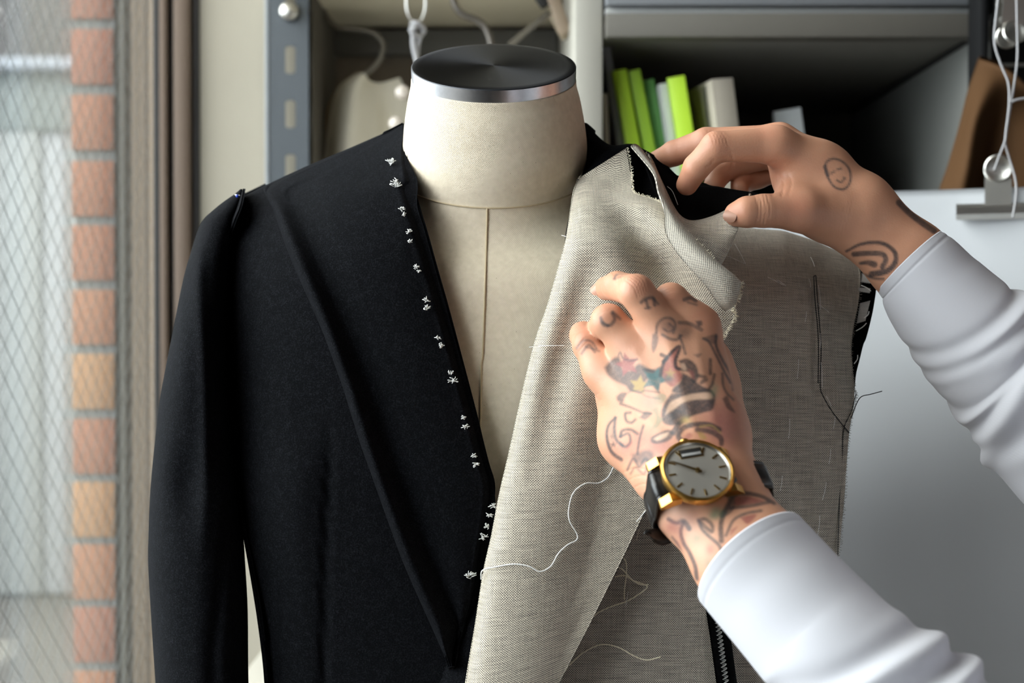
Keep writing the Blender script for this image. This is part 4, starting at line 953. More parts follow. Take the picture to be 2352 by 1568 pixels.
# tailor tacks: small tufts of white basting cotton along the lapel
tacks = [(897, 371, 18, 1), (909, 420, 20, 2), (924, 477, 10, 3), (927, 489, 7, 1), (938, 529, 9, 2), (943, 552, 8, 4), (956, 610, 9, 1), (962, 621, 6, 3), (979, 686, 10, 2), (983, 703, 11, 4), (1007, 772, 9, 3), (1013, 790, 9, 2), (1034, 853, 8, 2), (1041, 870, 12, 4), (1064, 956, 8, 1), (1069, 976, 11, 5), (1088, 1045, 9, 1), (1093, 1063, 10, 4),
         (1132, 1158, 11, 2), (1124, 1180, 10, 3), (1117, 1205, 10, 1), (1111, 1228, 13, 5), (1080, 1318, 17, 2), (1107, 1320, 6, 1)]
for i, (x, y, s, sd) in enumerate(tacks):
    rs = np.random.RandomState(sd * 31 + i); g = Geo(); d0 = float(dL(x, y)) - .0075 if y < 1140 else .8395
    if y >= 1270 : d0 = .838
    for k in range(int(8 + s / 2)):
        a = rs.uniform(.3, 2.8) if s > 14 else rs.uniform(0, 6.28); l = s * rs.uniform(.45, .8); ox, oy = rs.normal(size=2) * s * .15
        b = (x + ox, y + s * .3 + oy); e = (b[0] + l * math.cos(a) * 1.1, b[1] - l * math.sin(a) * .9)
        for _q in (0,): g.tube(PA(crs([(b[0], b[1], d0 + .001), ((b[0] + e[0]) / 2 + rs.normal() * 1.5, (b[1] + e[1]) / 2, d0 - .0022), (e[0], e[1], d0 - .0012)], 6)), .00022, 5)
    g.obj('tailor_tack', THREAD, jac, smooth=True)
# long loose threads on the canvas
thr('loose_thread', [(1105, 1330, .824), (1108, 1310, .8195), (1135, 1302), (1180, 1295), (1215, 1300), (1240, 1312), (1265, 1300), (1283, 1270), (1305, 1250), (1324, 1240), (1325, 1225), (1308, 1195), (1307, 1165), (1318, 1130), (1345, 1110), (1375, 1109), (1397, 1095), (1410, 1070)], .00042, THREAD, off=-.0022, fn=dC)
thr('loose_thread', [(1424, 1282), (1434, 1284), (1439, 1300), (1437, 1330), (1434, 1355), (1434, 1378)], .00036, THREAD_C, off=-.006)
thr('loose_thread', [(1418, 1303), (1430, 1308), (1450, 1330), (1470, 1342), (1490, 1342)], .00036, THREAD_C, off=-.0062)
thr('loose_thread', [(1412, 1324), (1436, 1322), (1452, 1332), (1486, 1346), (1470, 1362), (1440, 1380), (1405, 1392), (1378, 1404), (1357, 1420)], .0004, THREAD_C, off=-.0055)
thr('loose_thread', [(1297, 1540, .824), (1310, 1525), (1340, 1498), (1380, 1480), (1420, 1486), (1455, 1505), (1485, 1515), (1518, 1508)], .0004, THREAD_C, off=-.005)
thr('basting_thread', [(1215, 797), (1250, 794), (1300, 793)], .00018, THREAD, off=-.0014, fn=dC)
thr('basting_thread', [(1290, 540, .846), (1300, 543, .840)], .00018, THREAD)
thr('basting_thread', [(1487, 1168, .814), (1462, 1198, .814)], .00026, THREAD)
thr('basting_thread', [(1468, 1215), (1462, 1240)], .00018, THREAD_C, off=-.004)
thr('basting_thread', [(1443, 1358), (1437, 1392)], .00016, THREAD, off=-.006)
thr('basting_thread', [(1533, 428, .872), (1545, 440, .868), (1557, 470, .862)], .0002, THREAD)
thr('basting_thread', [(1722, 452, .838), (1716, 460, .837), (1702, 466, .838)], .0003, THREAD_K)
# ================================================================ PERSON
per = empty('person', (0.56, 0.52, 0.0)); tag(per, 'tattooed person in a white long-sleeved top, both hands working on the jacket lapel', 'person')
def J(x, y, d): return P(x, y, d)
mm = .001
def body_sdf(palm, fingers, kp, kf, kj):
    def f(X):
        pal = None
        for a, b, ra, rb in palm:
            c = cone(X, a, b, ra * mm, rb * mm); pal = c if pal is None else smin(pal, c, kp * mm)
        out = pal
        best = None
        for chain in fingers:
            fd = None
            for (a, ra), (b, rb) in zip(chain[:-1], chain[1:]):
                c = cone(X, a, b, ra * mm, rb * mm); fd = c if fd is None else smin(fd, c, kj * mm)
            u = smin(pal, fd, kf * mm); best = u if best is None else np.minimum(best, u)
        return np.minimum(out, best)
    return f
def build(name, palm, fingers, h, paint, kp=14, kf=7, kj=2.5):
    pts = [p for a, b, ra, rb in palm for p in (a - ra * mm, a + ra * mm, b - rb * mm, b + rb * mm)] + [p for c in fingers for q, r in c for p in (q - r * mm, q + r * mm)]
    pts = np.array(pts); lo = pts.min(0) - .004; hi = pts.max(0) + .004
    V, F = surface_nets(body_sdf(palm, fingers, kp, kf, kj), lo, hi, h)
    V = relax(V, F, 2); n = vnormals(V, F)
    if (n * (V - V.mean(0))).sum() < 0: F = F[:, ::-1]; n = -n
    col, rel = paint(V, n)
    o = obj(name, V, F, SKIN, per, col=col); at = o.data.attributes.new('relief', 'FLOAT', 'POINT'); at.data.foreach_set('value', rel.astype(np.float32)); return o

# ---------------------------------------------------------------- skin colour and tattoos
BASE = np.array([0.57, 0.297, 0.186]); RED = np.array([0.46, 0.185, 0.120])
INK = np.array([0.025, 0.029, 0.035]); INK2 = np.array([0.043, 0.048, 0.055]); TRED = np.array([0.267, 0.077, 0.071]); TYEL = np.array([0.360, 0.242, 0.081]); TTEAL = np.array([0.028, 0.096, 0.102]); TGRN = np.array([0.124, 0.205, 0.130]); TCRM = np.array([0.55, 0.36, 0.25])
class Canvas:
    def __init__(s, V, n, facing=0.12):
        q = PIX(V); s.xy = q[:, :2]; view = CAM - V; view /= np.linalg.norm(view, axis=1, keepdims=True)
        s.m = np.clip(((n * view).sum(1) - facing) / .15, 0, 1); s.c = np.tile(BASE, (len(V), 1)); s.h = np.zeros(len(V))
    def mix(s, a, col):
        x, y = s.xy[:, 0], s.xy[:, 1]
        nz = np.sin(x * .9 + 2 * np.sin(y * .31)) * np.sin(y * .83 + 2 * np.sin(x * .27)) * .5 + np.sin(x * .23 + 1.7 * np.sin(y * .19)) * np.sin(y * .27 + x * .05) * .5
        a = (np.clip(a, 0, 1) * s.m * np.clip(.95 + .14 * nz, 0, 1))[:, None]; s.c = s.c * (1 - a) + np.array(col) * a
    def raw(s, a, col):
        a = np.clip(a, 0, 1)[:, None]; s.c = s.c * (1 - a) + np.array(col) * a
    def stroke(s, pts, w, col=INK, al=.9, soft=2.2, n=None):
        pts = np.array(pts, float); pts = crs(pts, n or len(pts) * 5) if len(pts) > 2 else pts
        lo = pts.min(0) - 40; hi = pts.max(0) + 40; k = np.where(((s.xy > lo) & (s.xy < hi)).all(1))[0]
        if len(k) == 0: return
        X = s.xy[k]; d = np.full(len(k), 1e9); ws = np.linspace(w[0], w[1], len(pts)) if isinstance(w, tuple) else np.full(len(pts), w)
        for i in range(len(pts) - 1):
            a, b = pts[i], pts[i + 1]; ba = b - a; t = np.clip(((X - a) @ ba) / (ba @ ba + 1e-9), 0, 1)
            d = np.minimum(d, np.linalg.norm(X - a - t[:, None] * ba, axis=1) - ws[i] / 2)
        A = np.zeros(len(s.xy)); A[k] = np.clip(.5 - d / (2 * soft), 0, 1) * al; s.mix(A, col)
    def poly(s, pts, col, al=.85, soft=2.5):
        pts = np.array(pts, float); lo = pts.min(0) - 12; hi = pts.max(0) + 12; k = np.where(((s.xy > lo) & (s.xy < hi)).all(1))[0]
        if len(k) == 0: return
        X = s.xy[k]; d = np.full(len(k), 1e9); ins = np.zeros(len(k), bool); m = len(pts)
        for i in range(m):
            a, b = pts[i], pts[(i + 1) % m]; ba = b - a; t = np.clip(((X - a) @ ba) / (ba @ ba + 1e-9), 0, 1); d = np.minimum(d, np.linalg.norm(X - a - t[:, None] * ba, axis=1))
            c = ((a[1] > X[:, 1]) != (b[1] > X[:, 1])) & (X[:, 0] < (b[0] - a[0]) * (X[:, 1] - a[1]) / (b[1] - a[1] + 1e-12) + a[0]); ins ^= c
        sd = np.where(ins, -d, d); A = np.zeros(len(s.xy)); A[k] = np.clip(.5 - sd / (2 * soft), 0, 1) * al; s.mix(A, col)
    def shape(s, pts, col, al=.85, soft=2.5, n=None): s.poly(crs(np.array(list(pts) + [pts[0]], float), n or 6 * len(pts)), col, al, soft)
    def blob(s, x, y, rx, ry, col, al=.5, rot=0, raw=False):
        c, sn = math.cos(rot), math.sin(rot); d = s.xy - np.array([x, y]); u = (d[:, 0] * c + d[:, 1] * sn) / rx; v = (-d[:, 0] * sn + d[:, 1] * c) / ry
        (s.raw if raw else s.mix)(np.exp(-(u * u + v * v)) * al, col)
    def line(s, pts, w, am):            # a fine crease (negative) or a tendon (positive) in the relief
        pts = crs(np.array(pts, float), len(pts) * 5); d = np.full(len(s.xy), 1e9)
        for i in range(len(pts) - 1):
            a, b = pts[i], pts[i + 1]; ba = b - a; t = np.clip(((s.xy - a) @ ba) / (ba @ ba + 1e-9), 0, 1); d = np.minimum(d, np.linalg.norm(s.xy - a - t[:, None] * ba, axis=1))
        L_ = np.linalg.norm(s.xy - (pts[0] + pts[-1]) / 2, axis=1) / (np.linalg.norm(pts[0] - pts[-1]) / 2 + w)
        s.h += am * (.38 if am < 0 else .5) * np.exp(-(d / w) ** 2) * s.m * np.clip(1.6 - L_, 0, 1)
    def star(s, x, y, r, rot, col, al=.85, ratio=.45):
        s.poly([(x + (r if k % 2 == 0 else r * ratio) * math.sin(rot + k * math.pi / 5), y - (r if k % 2 == 0 else r * ratio) * math.cos(rot + k * math.pi / 5)) for k in range(10)], col, al)
def paint_left(V, n):
    c = Canvas(V, n)
    q = c.xy
    # warmth: knuckles, finger ends
    for x, y, rx, ry, a in ((1470, 655, 34, 26, .55), (1540, 680, 32, 28, .45), (1390, 722, 30, 24, .35), (1345, 785, 24, 26, .35), (1385, 650, 24, 22, .4), (1620, 720, 36, 34, .5), (1535, 752, 34, 30, .22), (1462, 792, 34, 34, .25), (1375, 850, 28, 28, .2), (1332, 758, 20, 20, .5), (1650, 800, 30, 60, .3)):
        c.blob(x, y, rx, ry, RED, a, raw=True)
    c.blob(1560, 1200, 120, 90, (0.62, 0.40, 0.29), .3)
    z = lambda X, Y: (1340 + X / 4.355, 720 + Y / 4.355)      # the close-up of the back of the hand
    ZS = lambda *p: [z(*t) for t in p]
    S = c.stroke
    # soft shading behind the drawings
    c.blob(*z(1100, 700), 60, 70, (0.30, 0.21, 0.17), .30); c.blob(*z(450, 600), 40, 40, (0.25, 0.2, 0.19), .25); c.blob(*z(1350, 1050), 45, 60, TRED, .55); c.blob(*z(1450, 1150), 40, 60, (0.30, .10, .12), .4)
    c.blob(*z(420, 1370), 34, 26, TRED, .45); c.blob(*z(780, 1330), 40, 30, TRED, .65); c.blob(*z(560, 1230), 26, 22, TRED, .4)
    # knot of black with three stars
    c.shape(ZS((210, 540), (290, 450), (360, 440), (400, 560), (480, 560), (560, 500), (680, 560), (780, 540), (790, 640), (640, 660), (600, 760), (470, 770), (420, 720), (330, 680), (250, 620)), INK, .82, 4)
    c.star(*z(440, 510), 28, -.25, TRED, .9, .5); c.star(*z(560, 715), 23, .15, TYEL, .95, .5); c.star(*z(715, 660), 31, .35, TTEAL, .95, .5)
    S(ZS((350, 420), (370, 390), (400, 450), (480, 470), (540, 460)), 4, INK2, .7); S(ZS((470, 760), (560, 790), (620, 770), (760, 790)), 4, INK, .7)
    S(ZS((600, 420 + 140), (700, 575)), 7, INK, .8)
    # a horn-like swirl with red inside
    c.shape(ZS((780, 600), (800, 480), (900, 360), (960, 330), (930, 470), (960, 560), (990, 640), (900, 730), (830, 690)), TRED, .8)
    S(ZS((770, 620), (800, 500), (870, 400), (950, 330), (960, 360), (920, 470), (930, 540), (1000, 560)), 8, INK, .9); S(ZS((780, 410), (830, 440), (800, 480)), 9, INK, .8)
    c.star(*z(870, 600), 13, 0, TYEL, .7); c.blob(*z(850, 650), 12, 10, TTEAL, .7)
    c.shape(ZS((950, 470), (1040, 450), (1130, 520), (1150, 640), (1100, 690), (1070, 600), (1000, 560)), INK, .85, 3); c.shape(ZS((970, 500), (1010, 500), (1030, 560), (990, 560)), TCRM, .7); c.shape(ZS((1050, 560), (1100, 580), (1110, 660), (1070, 620)), TRED, .5)
    # big dark hat-like sweep and band
    c.shape(ZS((990, 590), (1080, 640), (1180, 720), (1290, 770), (1180, 790), (1040, 800), (900, 790), (900, 740), (970, 680)), INK, .9, 3)
    c.shape(ZS((880, 800), (1040, 790), (1180, 770), (1300, 780), (1320, 860), (1290, 960), (1200, 990), (1080, 1030), (1000, 1090), (900, 1120), (800, 1090), (780, 980), (820, 880)), INK, .9, 3)
    c.shape(ZS((820, 1010), (860, 900), (960, 840), (1100, 800), (1260, 790), (1280, 850), (1120, 860), (1000, 890), (900, 960)), TCRM, .85, 3)
    c.shape(ZS((860, 1000), (960, 950), (980, 1000), (900, 1060)), INK2, .5)
    # white of an eye, pupil, lashes, lines below
    c.shape(ZS((670, 1240), (760, 1190), (850, 1160), (900, 1190), (870, 1260), (760, 1300), (680, 1290)), INK, .8); c.shape(ZS((700, 1250), (780, 1205), (850, 1190), (820, 1240), (740, 1270)), TCRM, .9)
    S(ZS((900, 1190), (960, 1100), (1040, 1040)), (14, 8), INK, .85); c.blob(*z(1030, 1070), 12, 9, TYEL, .9)
    S(ZS((1000, 1280), (950, 1230), (990, 1150), (1100, 1110), (1250, 1110), (1360, 1160)), 12, INK, .85); S(ZS((1140, 1160), (1270, 1180), (1370, 1240), (1380, 1300)), 12, INK, .8); c.shape(ZS((1140, 1180), (1200, 1200), (1230, 1250), (1170, 1250)), TYEL, .85); c.shape(ZS((1000, 1230), (1060, 1190), (1090, 1230), (1010, 1270)), TRED, .6)
    S(ZS((1170, 1130), (1280, 1120), (1370, 1190)), 4, TYEL, .7)
    # green plume
    c.shape(ZS((690, 830), (780, 800), (830, 830), (790, 900), (720, 900)), TGRN, .55); c.shape(ZS((680, 960), (740, 940), (760, 1020), (790, 1060), (740, 1140), (660, 1180), (720, 1080), (720, 1010)), TGRN, .6); c.blob(*z(1310, 760), 9, 16, TGRN, .6)
    c.blob(*z(660, 880), 24, 26, (0.36, 0.22, 0.18), .55)
    # bow and curls on the left
    c.shape(ZS((330, 830), (380, 790), (430, 800), (410, 850), (390, 890), (340, 870)), INK, .75); S(ZS((370, 900), (480, 940), (600, 990), (680, 1000)), (6, 4), INK, .75); S(ZS((420, 800), (520, 770), (640, 830), (760, 850)), 3, INK2, .5)
    S(ZS((470, 990), (420, 1000), (430, 1070), (480, 1090), (520, 1060)), 6, INK2, .8); c.shape(ZS((560, 1040), (620, 980), (680, 1000), (620, 1060)), INK2, .7)
    S(ZS((320, 1040), (250, 1120), (235, 1240), (280, 1380), (380, 1460)), (5, 9), INK, .85); S(ZS((320, 1040), (310, 1160), (330, 1260), (390, 1320)), 7, INK2, .8); c.blob(*z(285, 1200), 9, 26, INK2, .35)
    S(ZS((370, 1230), (390, 1170), (470, 1160), (540, 1200)), 7, INK, .8); S(ZS((370, 1230), (450, 1200), (470, 1280), (420, 1330), (370, 1300)), 6, INK2, .8)
    S(ZS((600, 1120), (570, 1220), (550, 1320), (540, 1400)), 6, INK, .75); S(ZS((480, 1290), (440, 1340)), 5, TRED, .6)
    c.shape(ZS((480, 1410), (540, 1390), (640, 1360), (700, 1400), (690, 1470), (600, 1500), (520, 1490)), INK2, .7, 5); S(ZS((440, 1560), (500, 1450), (560, 1530), (620, 1450), (680, 1540)), 6, INK2, .7); S(ZS((470, 1600), (520, 1540), (600, 1600), (640, 1540)), 5, INK2, .6)
    c.star(*z(300, 1310), 7, 0, INK, .8); c.star(*z(290, 1230), 5, 0, INK, .6)
    # right side: bone, wing and ribbons
    S(ZS((1200, 250), (1260, 290), (1330, 420), (1400, 560), (1470, 690)), 6, INK2, .8); S(ZS((1330, 220), (1330, 330), (1400, 480), (1480, 620), (1500, 760)), 7, INK2, .8); c.shape(ZS((1200, 240), (1260, 220), (1330, 210), (1320, 300), (1260, 290)), INK2, .6)
    S(ZS((1390, 600), (1400, 720), (1440, 800), (1500, 860)), 6, INK2, .75); c.shape(ZS((1390, 850), (1440, 820), (1470, 900), (1520, 990), (1440, 950)), INK, .7)
    S(ZS((1270, 460), (1270, 600)), 8, INK, .75); S(ZS((1150, 620), (1220, 640), (1180, 690), (1230, 660)), 8, INK, .7); S(ZS((1310, 610), (1290, 700), (1260, 750)), 7, INK, .75)
    c.shape(ZS((1100, 410), (1180, 400), (1150, 440)), INK2, .6)
    # rose and leaves over the middle knuckle
    c.blob(*z(850, 130), 22, 20, INK2, .55); S(ZS((730, 190), (740, 110), (800, 50), (880, 50), (920, 110), (900, 190)), 6, INK2, .7); S(ZS((790, 210), (860, 250), (930, 260), (980, 220)), 7, INK2, .7); S(ZS((800, 150), (850, 180), (900, 150), (860, 100)), 5, INK2, .6)
    c.shape(ZS((690, 210), (730, 190), (750, 260), (730, 340), (700, 390), (680, 330)), INK2, .65); S(ZS((960, 220), (990, 300), (1020, 400)), 6, INK2, .75); S(ZS((960, 90), (1060, 100), (1180, 160)), 9, INK2, .65); c.blob(*z(1010, 190), 22, 16, INK2, .45)
    # finger letters and small marks
    c.shape(ZS((1120, 75), (1180, 70), (1190, 110), (1150, 130)), INK2, .8)
    S([(1473, 694), (1484, 686), (1500, 684), (1504, 700)], 8, INK2, .75); S([(1484, 690), (1489, 707)], 7, INK2, .75); S([(1500, 684), (1512, 698)], 6, INK2, .7); S([(1482, 708), (1494, 706)], 5, INK2, .7)
    S([(1380, 730), (1386, 745), (1402, 746), (1412, 732), (1406, 718)], 8, INK2, .7); S([(1384, 740), (1396, 748)], 6, INK2, .7); S([(1408, 716), (1424, 732)], 7, INK2, .65)
    S([(1410, 640), (1418, 630), (1442, 626)], 5, INK2, .75); S([(1412, 641), (1428, 634)], 4, INK2, .5)
    S([(1572, 688), (1586, 684), (1598, 690)], 9, INK2, .75); S([(1580, 694), (1600, 700)], 5, INK2, .6)
    S([(1324, 800), (1340, 782), (1358, 784), (1370, 800)], 5, INK2, .6); S([(1336, 812), (1352, 792), (1366, 808)], 6, INK2, .55); S([(1346, 796), (1376, 806)], 5, INK2, .5)
    # forearm below the watch
    w = lambda X, Y: (1440 + X / 4.6125, 960 + Y / 4.6125); WS = lambda *p: [w(*t) for t in p]
    c.shape(WS((1150, 830), (1300, 830), (1450, 880), (1300, 910), (1140, 920)), TRED, .8); c.shape(WS((1200, 1050), (1370, 1020), (1280, 1120)), TRED, .8); c.shape(WS((1100, 1180), (1170, 1150), (1100, 1240)), TRED, .6)
    S(WS((1000, 1300), (1000, 1100), (1080, 900), (1180, 800), (1400, 820), (1560, 900)), (12, 9), INK, .8); S(WS((1080, 800), (1110, 880), (1090, 960), (1010, 1020)), 16, INK2, .7); S(WS((1050, 1240), (1130, 1080), (1260, 1010), (1420, 980)), 7, INK2, .75); S(WS((1100, 950), (1300, 930), (1500, 890)), 8, INK2, .75)
    S(WS((760, 1080), (830, 1070), (900, 1130), (900, 1200), (840, 1160), (780, 1100)), 9, INK, .75); S(WS((760, 1090), (800, 1180), (880, 1260), (970, 1340), (1000, 1400)), 8, INK2, .8)
    S(WS((440, 1070), (520, 1110), (600, 1090), (660, 1170)), (9, 12), INK2, .85); S(WS((600, 1100), (570, 1200), (600, 1320), (660, 1420), (720, 1560), (740, 1700)), (8, 10), INK2, .85); S(WS((480, 1260), (540, 1340), (600, 1480), (680, 1640)), 6, INK2, .7)
    c.blob(*w(480, 1160), 22, 18, TRED, .65); c.blob(*w(700, 1050), 18, 18, TRED, .3); c.blob(*w(950, 990), 16, 13, TGRN, .7); c.blob(*w(920, 1040), 12, 8, TGRN, .6); c.blob(*w(740, 1280), 16, 14, TGRN, .55); c.blob(*w(880, 1390), 10, 12, TRED, .5); c.blob(*w(560, 1340), 12, 40, TRED, .35); c.blob(*w(860, 1540), 10, 14, TGRN, .5)
    C = c.line
    for k in range(5): o = k * 7 - 14; C([(1448 + o * .75, 628 - o * .5 + 8), (1466 + o * .75, 650 - o * .6), (1476 + o * .7, 676 - o * .6)], 2.6, -.45)
    for k in range(4): o = k * 7 - 10; C([(1368 + o * .6, 716 + o * .5), (1386 + o * .6, 706 + o * .7), (1410 + o * .5, 706 + o * .8)], 2.6, -.35)
    for k in range(4): o = k * 7 - 10; C([(1520 + o * .7, 668 + o * .6), (1540 + o * .7, 660 + o * .7), (1566 + o * .5, 664 + o * .8)], 2.6, -.35)
    for k in range(3): o = k * 6; C([(1404 + o, 622 + o * .4), (1416 + o, 640), (1414 + o, 664)], 2.4, -.30)
    C([(1326, 796), (1346, 776), (1366, 786)], 2.6, -.35); C([(1330, 806), (1350, 786), (1368, 796)], 2.6, -.3)
    for a, b in (((1532, 775), (1596, 985)), ((1460, 812), (1560, 990)), ((1390, 862), (1520, 1000)), ((1600, 770), (1640, 960))): C([a, ((a[0] + b[0]) / 2 - 4, (a[1] + b[1]) / 2), b], 13, .85)
    for k in range(3): C([(1346 + 5 * k, 905 + 14 * k), (1360 + 5 * k, 908 + 14 * k), (1376 + 5 * k, 904 + 14 * k)], 2.2, -.3)
    for k in range(3): C([(1432 + 10 * k, 1085 + 18 * k), (1458 + 10 * k, 1075 + 18 * k), (1486 + 10 * k, 1078 + 18 * k)], 2.6, -.35)
    return c.c, c.h
def paint_right(V, n):
    c = Canvas(V, n); S = c.stroke
    for x, y, rx, ry, a in ((1640, 320, 36, 30, .35), (1765, 305, 40, 28, .35), (1580, 420, 26, 34, .5), (1832, 478, 46, 40, .55), (1690, 490, 34, 30, .45), (1780, 400, 26, 40, .45), (1560, 335, 60, 30, .35)): c.blob(x, y, rx, ry, RED, a, raw=True)
    z = lambda X, Y: (1300 + X / 2.236, Y / 2.236); ZS = lambda *p: [z(*t) for t in p]
    # plain smiling face on the wrist
    S(ZS((1330, 860), (1345, 910), (1380, 960), (1430, 970), (1460, 930), (1455, 870), (1420, 830), (1375, 815), (1340, 830), (1330, 860)), 5, INK2, .85)
    S(ZS((1330, 855), (1345, 900)), 8, INK2, .8); S(ZS((1362, 890), (1378, 880)), 4, INK2, .85); S(ZS((1395, 870), (1412, 865)), 4, INK2, .85); S(ZS((1392, 925), (1412, 935), (1430, 918)), 4, INK2, .85); S(ZS((1425, 910), (1436, 914)), 3, INK2, .7)
    # banded curved shape on the forearm
    S(ZS((1440, 1290), (1520, 1252), (1620, 1248), (1685, 1290), (1692, 1345), (1650, 1390), (1570, 1408)), (6, 15), INK, .9)
    S(ZS((1478, 1305), (1560, 1300), (1625, 1305), (1642, 1335), (1625, 1370)), 12, INK, .85); S(ZS((1512, 1352), (1550, 1348), (1584, 1358)), (7, 15), INK, .85); S(ZS((1520, 1405), (1580, 1428), (1630, 1432)), 6, INK, .8)
    S(ZS((1710, 1040), (1760, 1090), (1830, 1145), (1890, 1185)), 14, INK, .85)
    C = c.line
    for k in range(5): C([(1622 + k * 8, 296 + k), (1634 + k * 8, 312 + k), (1640 + k * 8, 330 + k)], 2.6, -.4)
    for k in range(4): C([(1735 + k * 9, 448), (1742 + k * 9, 482), (1736 + k * 9, 518)], 2.6, -.4)
    C([(1772, 392), (1780, 420), (1776, 446)], 5, -.8); C([(1786, 398), (1800, 420), (1796, 448)], 4, -.7); C([(1806, 392), (1818, 418), (1812, 446)], 4, -.5); C([(1680, 352), (1684, 368), (1682, 380)], 4, -.6); C([(1640, 366), (1632, 378), (1622, 384)], 3.5, -.5)
    C([(1790, 345), (1880, 395), (1950, 450)], 16, .6); C([(1850, 478), (1900, 482), (1945, 486)], 14, .5)
    C([(1755, 385), (1775, 372), (1800, 376)], 4, -.6)
    for k in range(3): C([(1925 + 9 * k, 540 - 6 * k), (1935 + 9 * k, 500 - 8 * k), (1942 + 9 * k, 470 - 8 * k)], 3, -.25)
    return c.c, c.h
# ---------------------------------------------------------------- left hand (wearing the watch), palm against the canvas
Wc = J(1624, 1138, .722); CUF = J(1722, 1285, .697); FA = J(1936, 1510, .670)
ax = (Wc - CUF) / np.linalg.norm(Wc - CUF); nW = np.array([0, -.77, .64]); nW = nW - ax * (nW @ ax); nW /= np.linalg.norm(nW); sW = np.cross(ax, nW); sW *= np.sign(sW[0])
def sd(p, s, n_=0): return p + sW * s * mm + nW * n_ * mm
palmL = [(sd(Wc, -10.5), sd(CUF, -7.5), 17.3, 18), (sd(Wc, 10.5), sd(CUF, 9), 17, 18.5), (sd(CUF, -7.5), sd(FA, -8), 18, 20), (sd(CUF, 9), sd(FA, 8), 18.5, 20),
         (sd(Wc, -9), J(1560, 1015, .742), 17, 15), (sd(Wc, 9), J(1642, 985, .742), 17, 15),
         (J(1642, 1000, .742), J(1602, 752, .774), 14.5, 11.3), (J(1612, 1000, .738), J(1532, 768, .767), 14.5, 11.0), (J(1575, 1010, .741), J(1458, 803, .772), 14, 10.3), (J(1540, 1020, .746), J(1382, 852, .782), 14, 9.3),
         (J(1424, 905, .796), J(1446, 1005, .775), 14.0, 14.5), (J(1446, 1005, .775), J(1520, 1090, .745), 14.5, 16),
         (J(1650, 1010, .755), J(1632, 870, .797), 15, 13), (J(1636, 900, .792), J(1560, 800, .806), 12, 11), (J(1560, 900, .79), J(1480, 880, .796), 14, 13), (J(1622, 830, .785), J(1634, 960, .765), 13, 14)]
fingL = [[(J(1382, 852, .782), 9.2), (J(1350, 793, .789), 8.3), (J(1340, 770, .803), 7.6), (J(1342, 775, .815), 7.0)],
         [(J(1458, 803, .772), 10.3), (J(1397, 738, .774), 9.4), (J(1380, 760, .800), 8.0), (J(1385, 790, .815), 7.2)],
         [(J(1532, 768, .767), 11.0), (J(1462, 670, .764), 9.3), (J(1418, 657, .786), 8.0), (J(1392, 662, .806), 6.8)],
         [(J(1602, 752, .774), 11.3), (J(1541, 690, .772), 9.4), (J(1520, 715, .798), 8.2), (J(1522, 745, .815), 7.4)],
         [(J(1636, 880, .800), 12.5), (J(1606, 800, .815), 10.0), (J(1575, 750, .815), 8.5)]]
armL = build('left_arm', palmL, fingL, .00085, paint_left, kp=13, kf=7, kj=2.2)
# ---------------------------------------------------------------- right hand, raised, pinching the shoulder canvas
Wr = J(1963, 486, .862); CUr = J(2092, 601, .862); FAr = J(2255, 790, .8565)
axr = (Wr - CUr) / np.linalg.norm(Wr - CUr); sR = np.cross(axr, np.array([0, 1.0, 0])); sR /= np.linalg.norm(sR); sR *= np.sign(sR[2])
def sr(p, s, n_=0): return p + sR * s * mm + np.array([0, n_ * mm, 0])
palmR = [(sr(Wr, 8), sr(CUr, 7), 15.5, 15.5), (sr(Wr, -8), sr(CUr, -7.5), 15.5, 16), (sr(CUr, 7), sr(FAr, 6), 15.5, 15), (sr(CUr, -7.5), sr(FAr, -7), 16, 15),
         (sr(Wr, 7), J(1885, 380, .862), 15, 12.5), (J(1895, 388, .862), J(1783, 333, .852), 13, 10.8), (J(1895, 392, .875), J(1790, 325, .874), 13, 10.5), (J(1905, 410, .892), J(1802, 345, .895), 13, 10), (J(1915, 430, .905), J(1815, 375, .912), 13, 9),
         (sr(Wr, -6), J(1886, 487, .857), 15, 14), (J(1890, 487, .856), J(1842, 483, .845), 14, 12.0), (J(1890, 440, .868), J(1825, 410, .868), 14, 11), (J(1835, 420, .862), J(1808, 462, .852), 9, 8.5), (J(1828, 400, .868), J(1812, 365, .866), 11, 10), (J(1900, 440, .89), J(1830, 410, .9), 13, 11)]
fingR = [[(J(1783, 333, .852), 10.8), (J(1645, 337, .846), 9.0), (J(1600, 384, .852), 7.9), (J(1578, 424, .862), 6.6)],
         [(J(1790, 325, .874), 10.5), (J(1622, 326, .882), 8.8), (J(1548, 352, .890), 7.8), (J(1505, 372, .898), 6.6)],
         [(J(1802, 345, .895), 10), (J(1690, 372, .905), 8.6), (J(1650, 400, .905), 7.6), (J(1640, 425, .90), 6.6)],
         [(J(1815, 375, .912), 9), (J(1740, 405, .915), 7.8), (J(1705, 420, .91), 7.0), (J(1700, 430, .905), 6.2)],
         [(J(1842, 483, .845), 12.0), (J(1752, 484, .838), 9.6), (J(1715, 487, .836), 9.0), (J(1692, 492, .838), 7.4)]]
armR = build('right_arm', palmR, fingR, .0010, paint_right, kp=12, kf=6, kj=2.2)
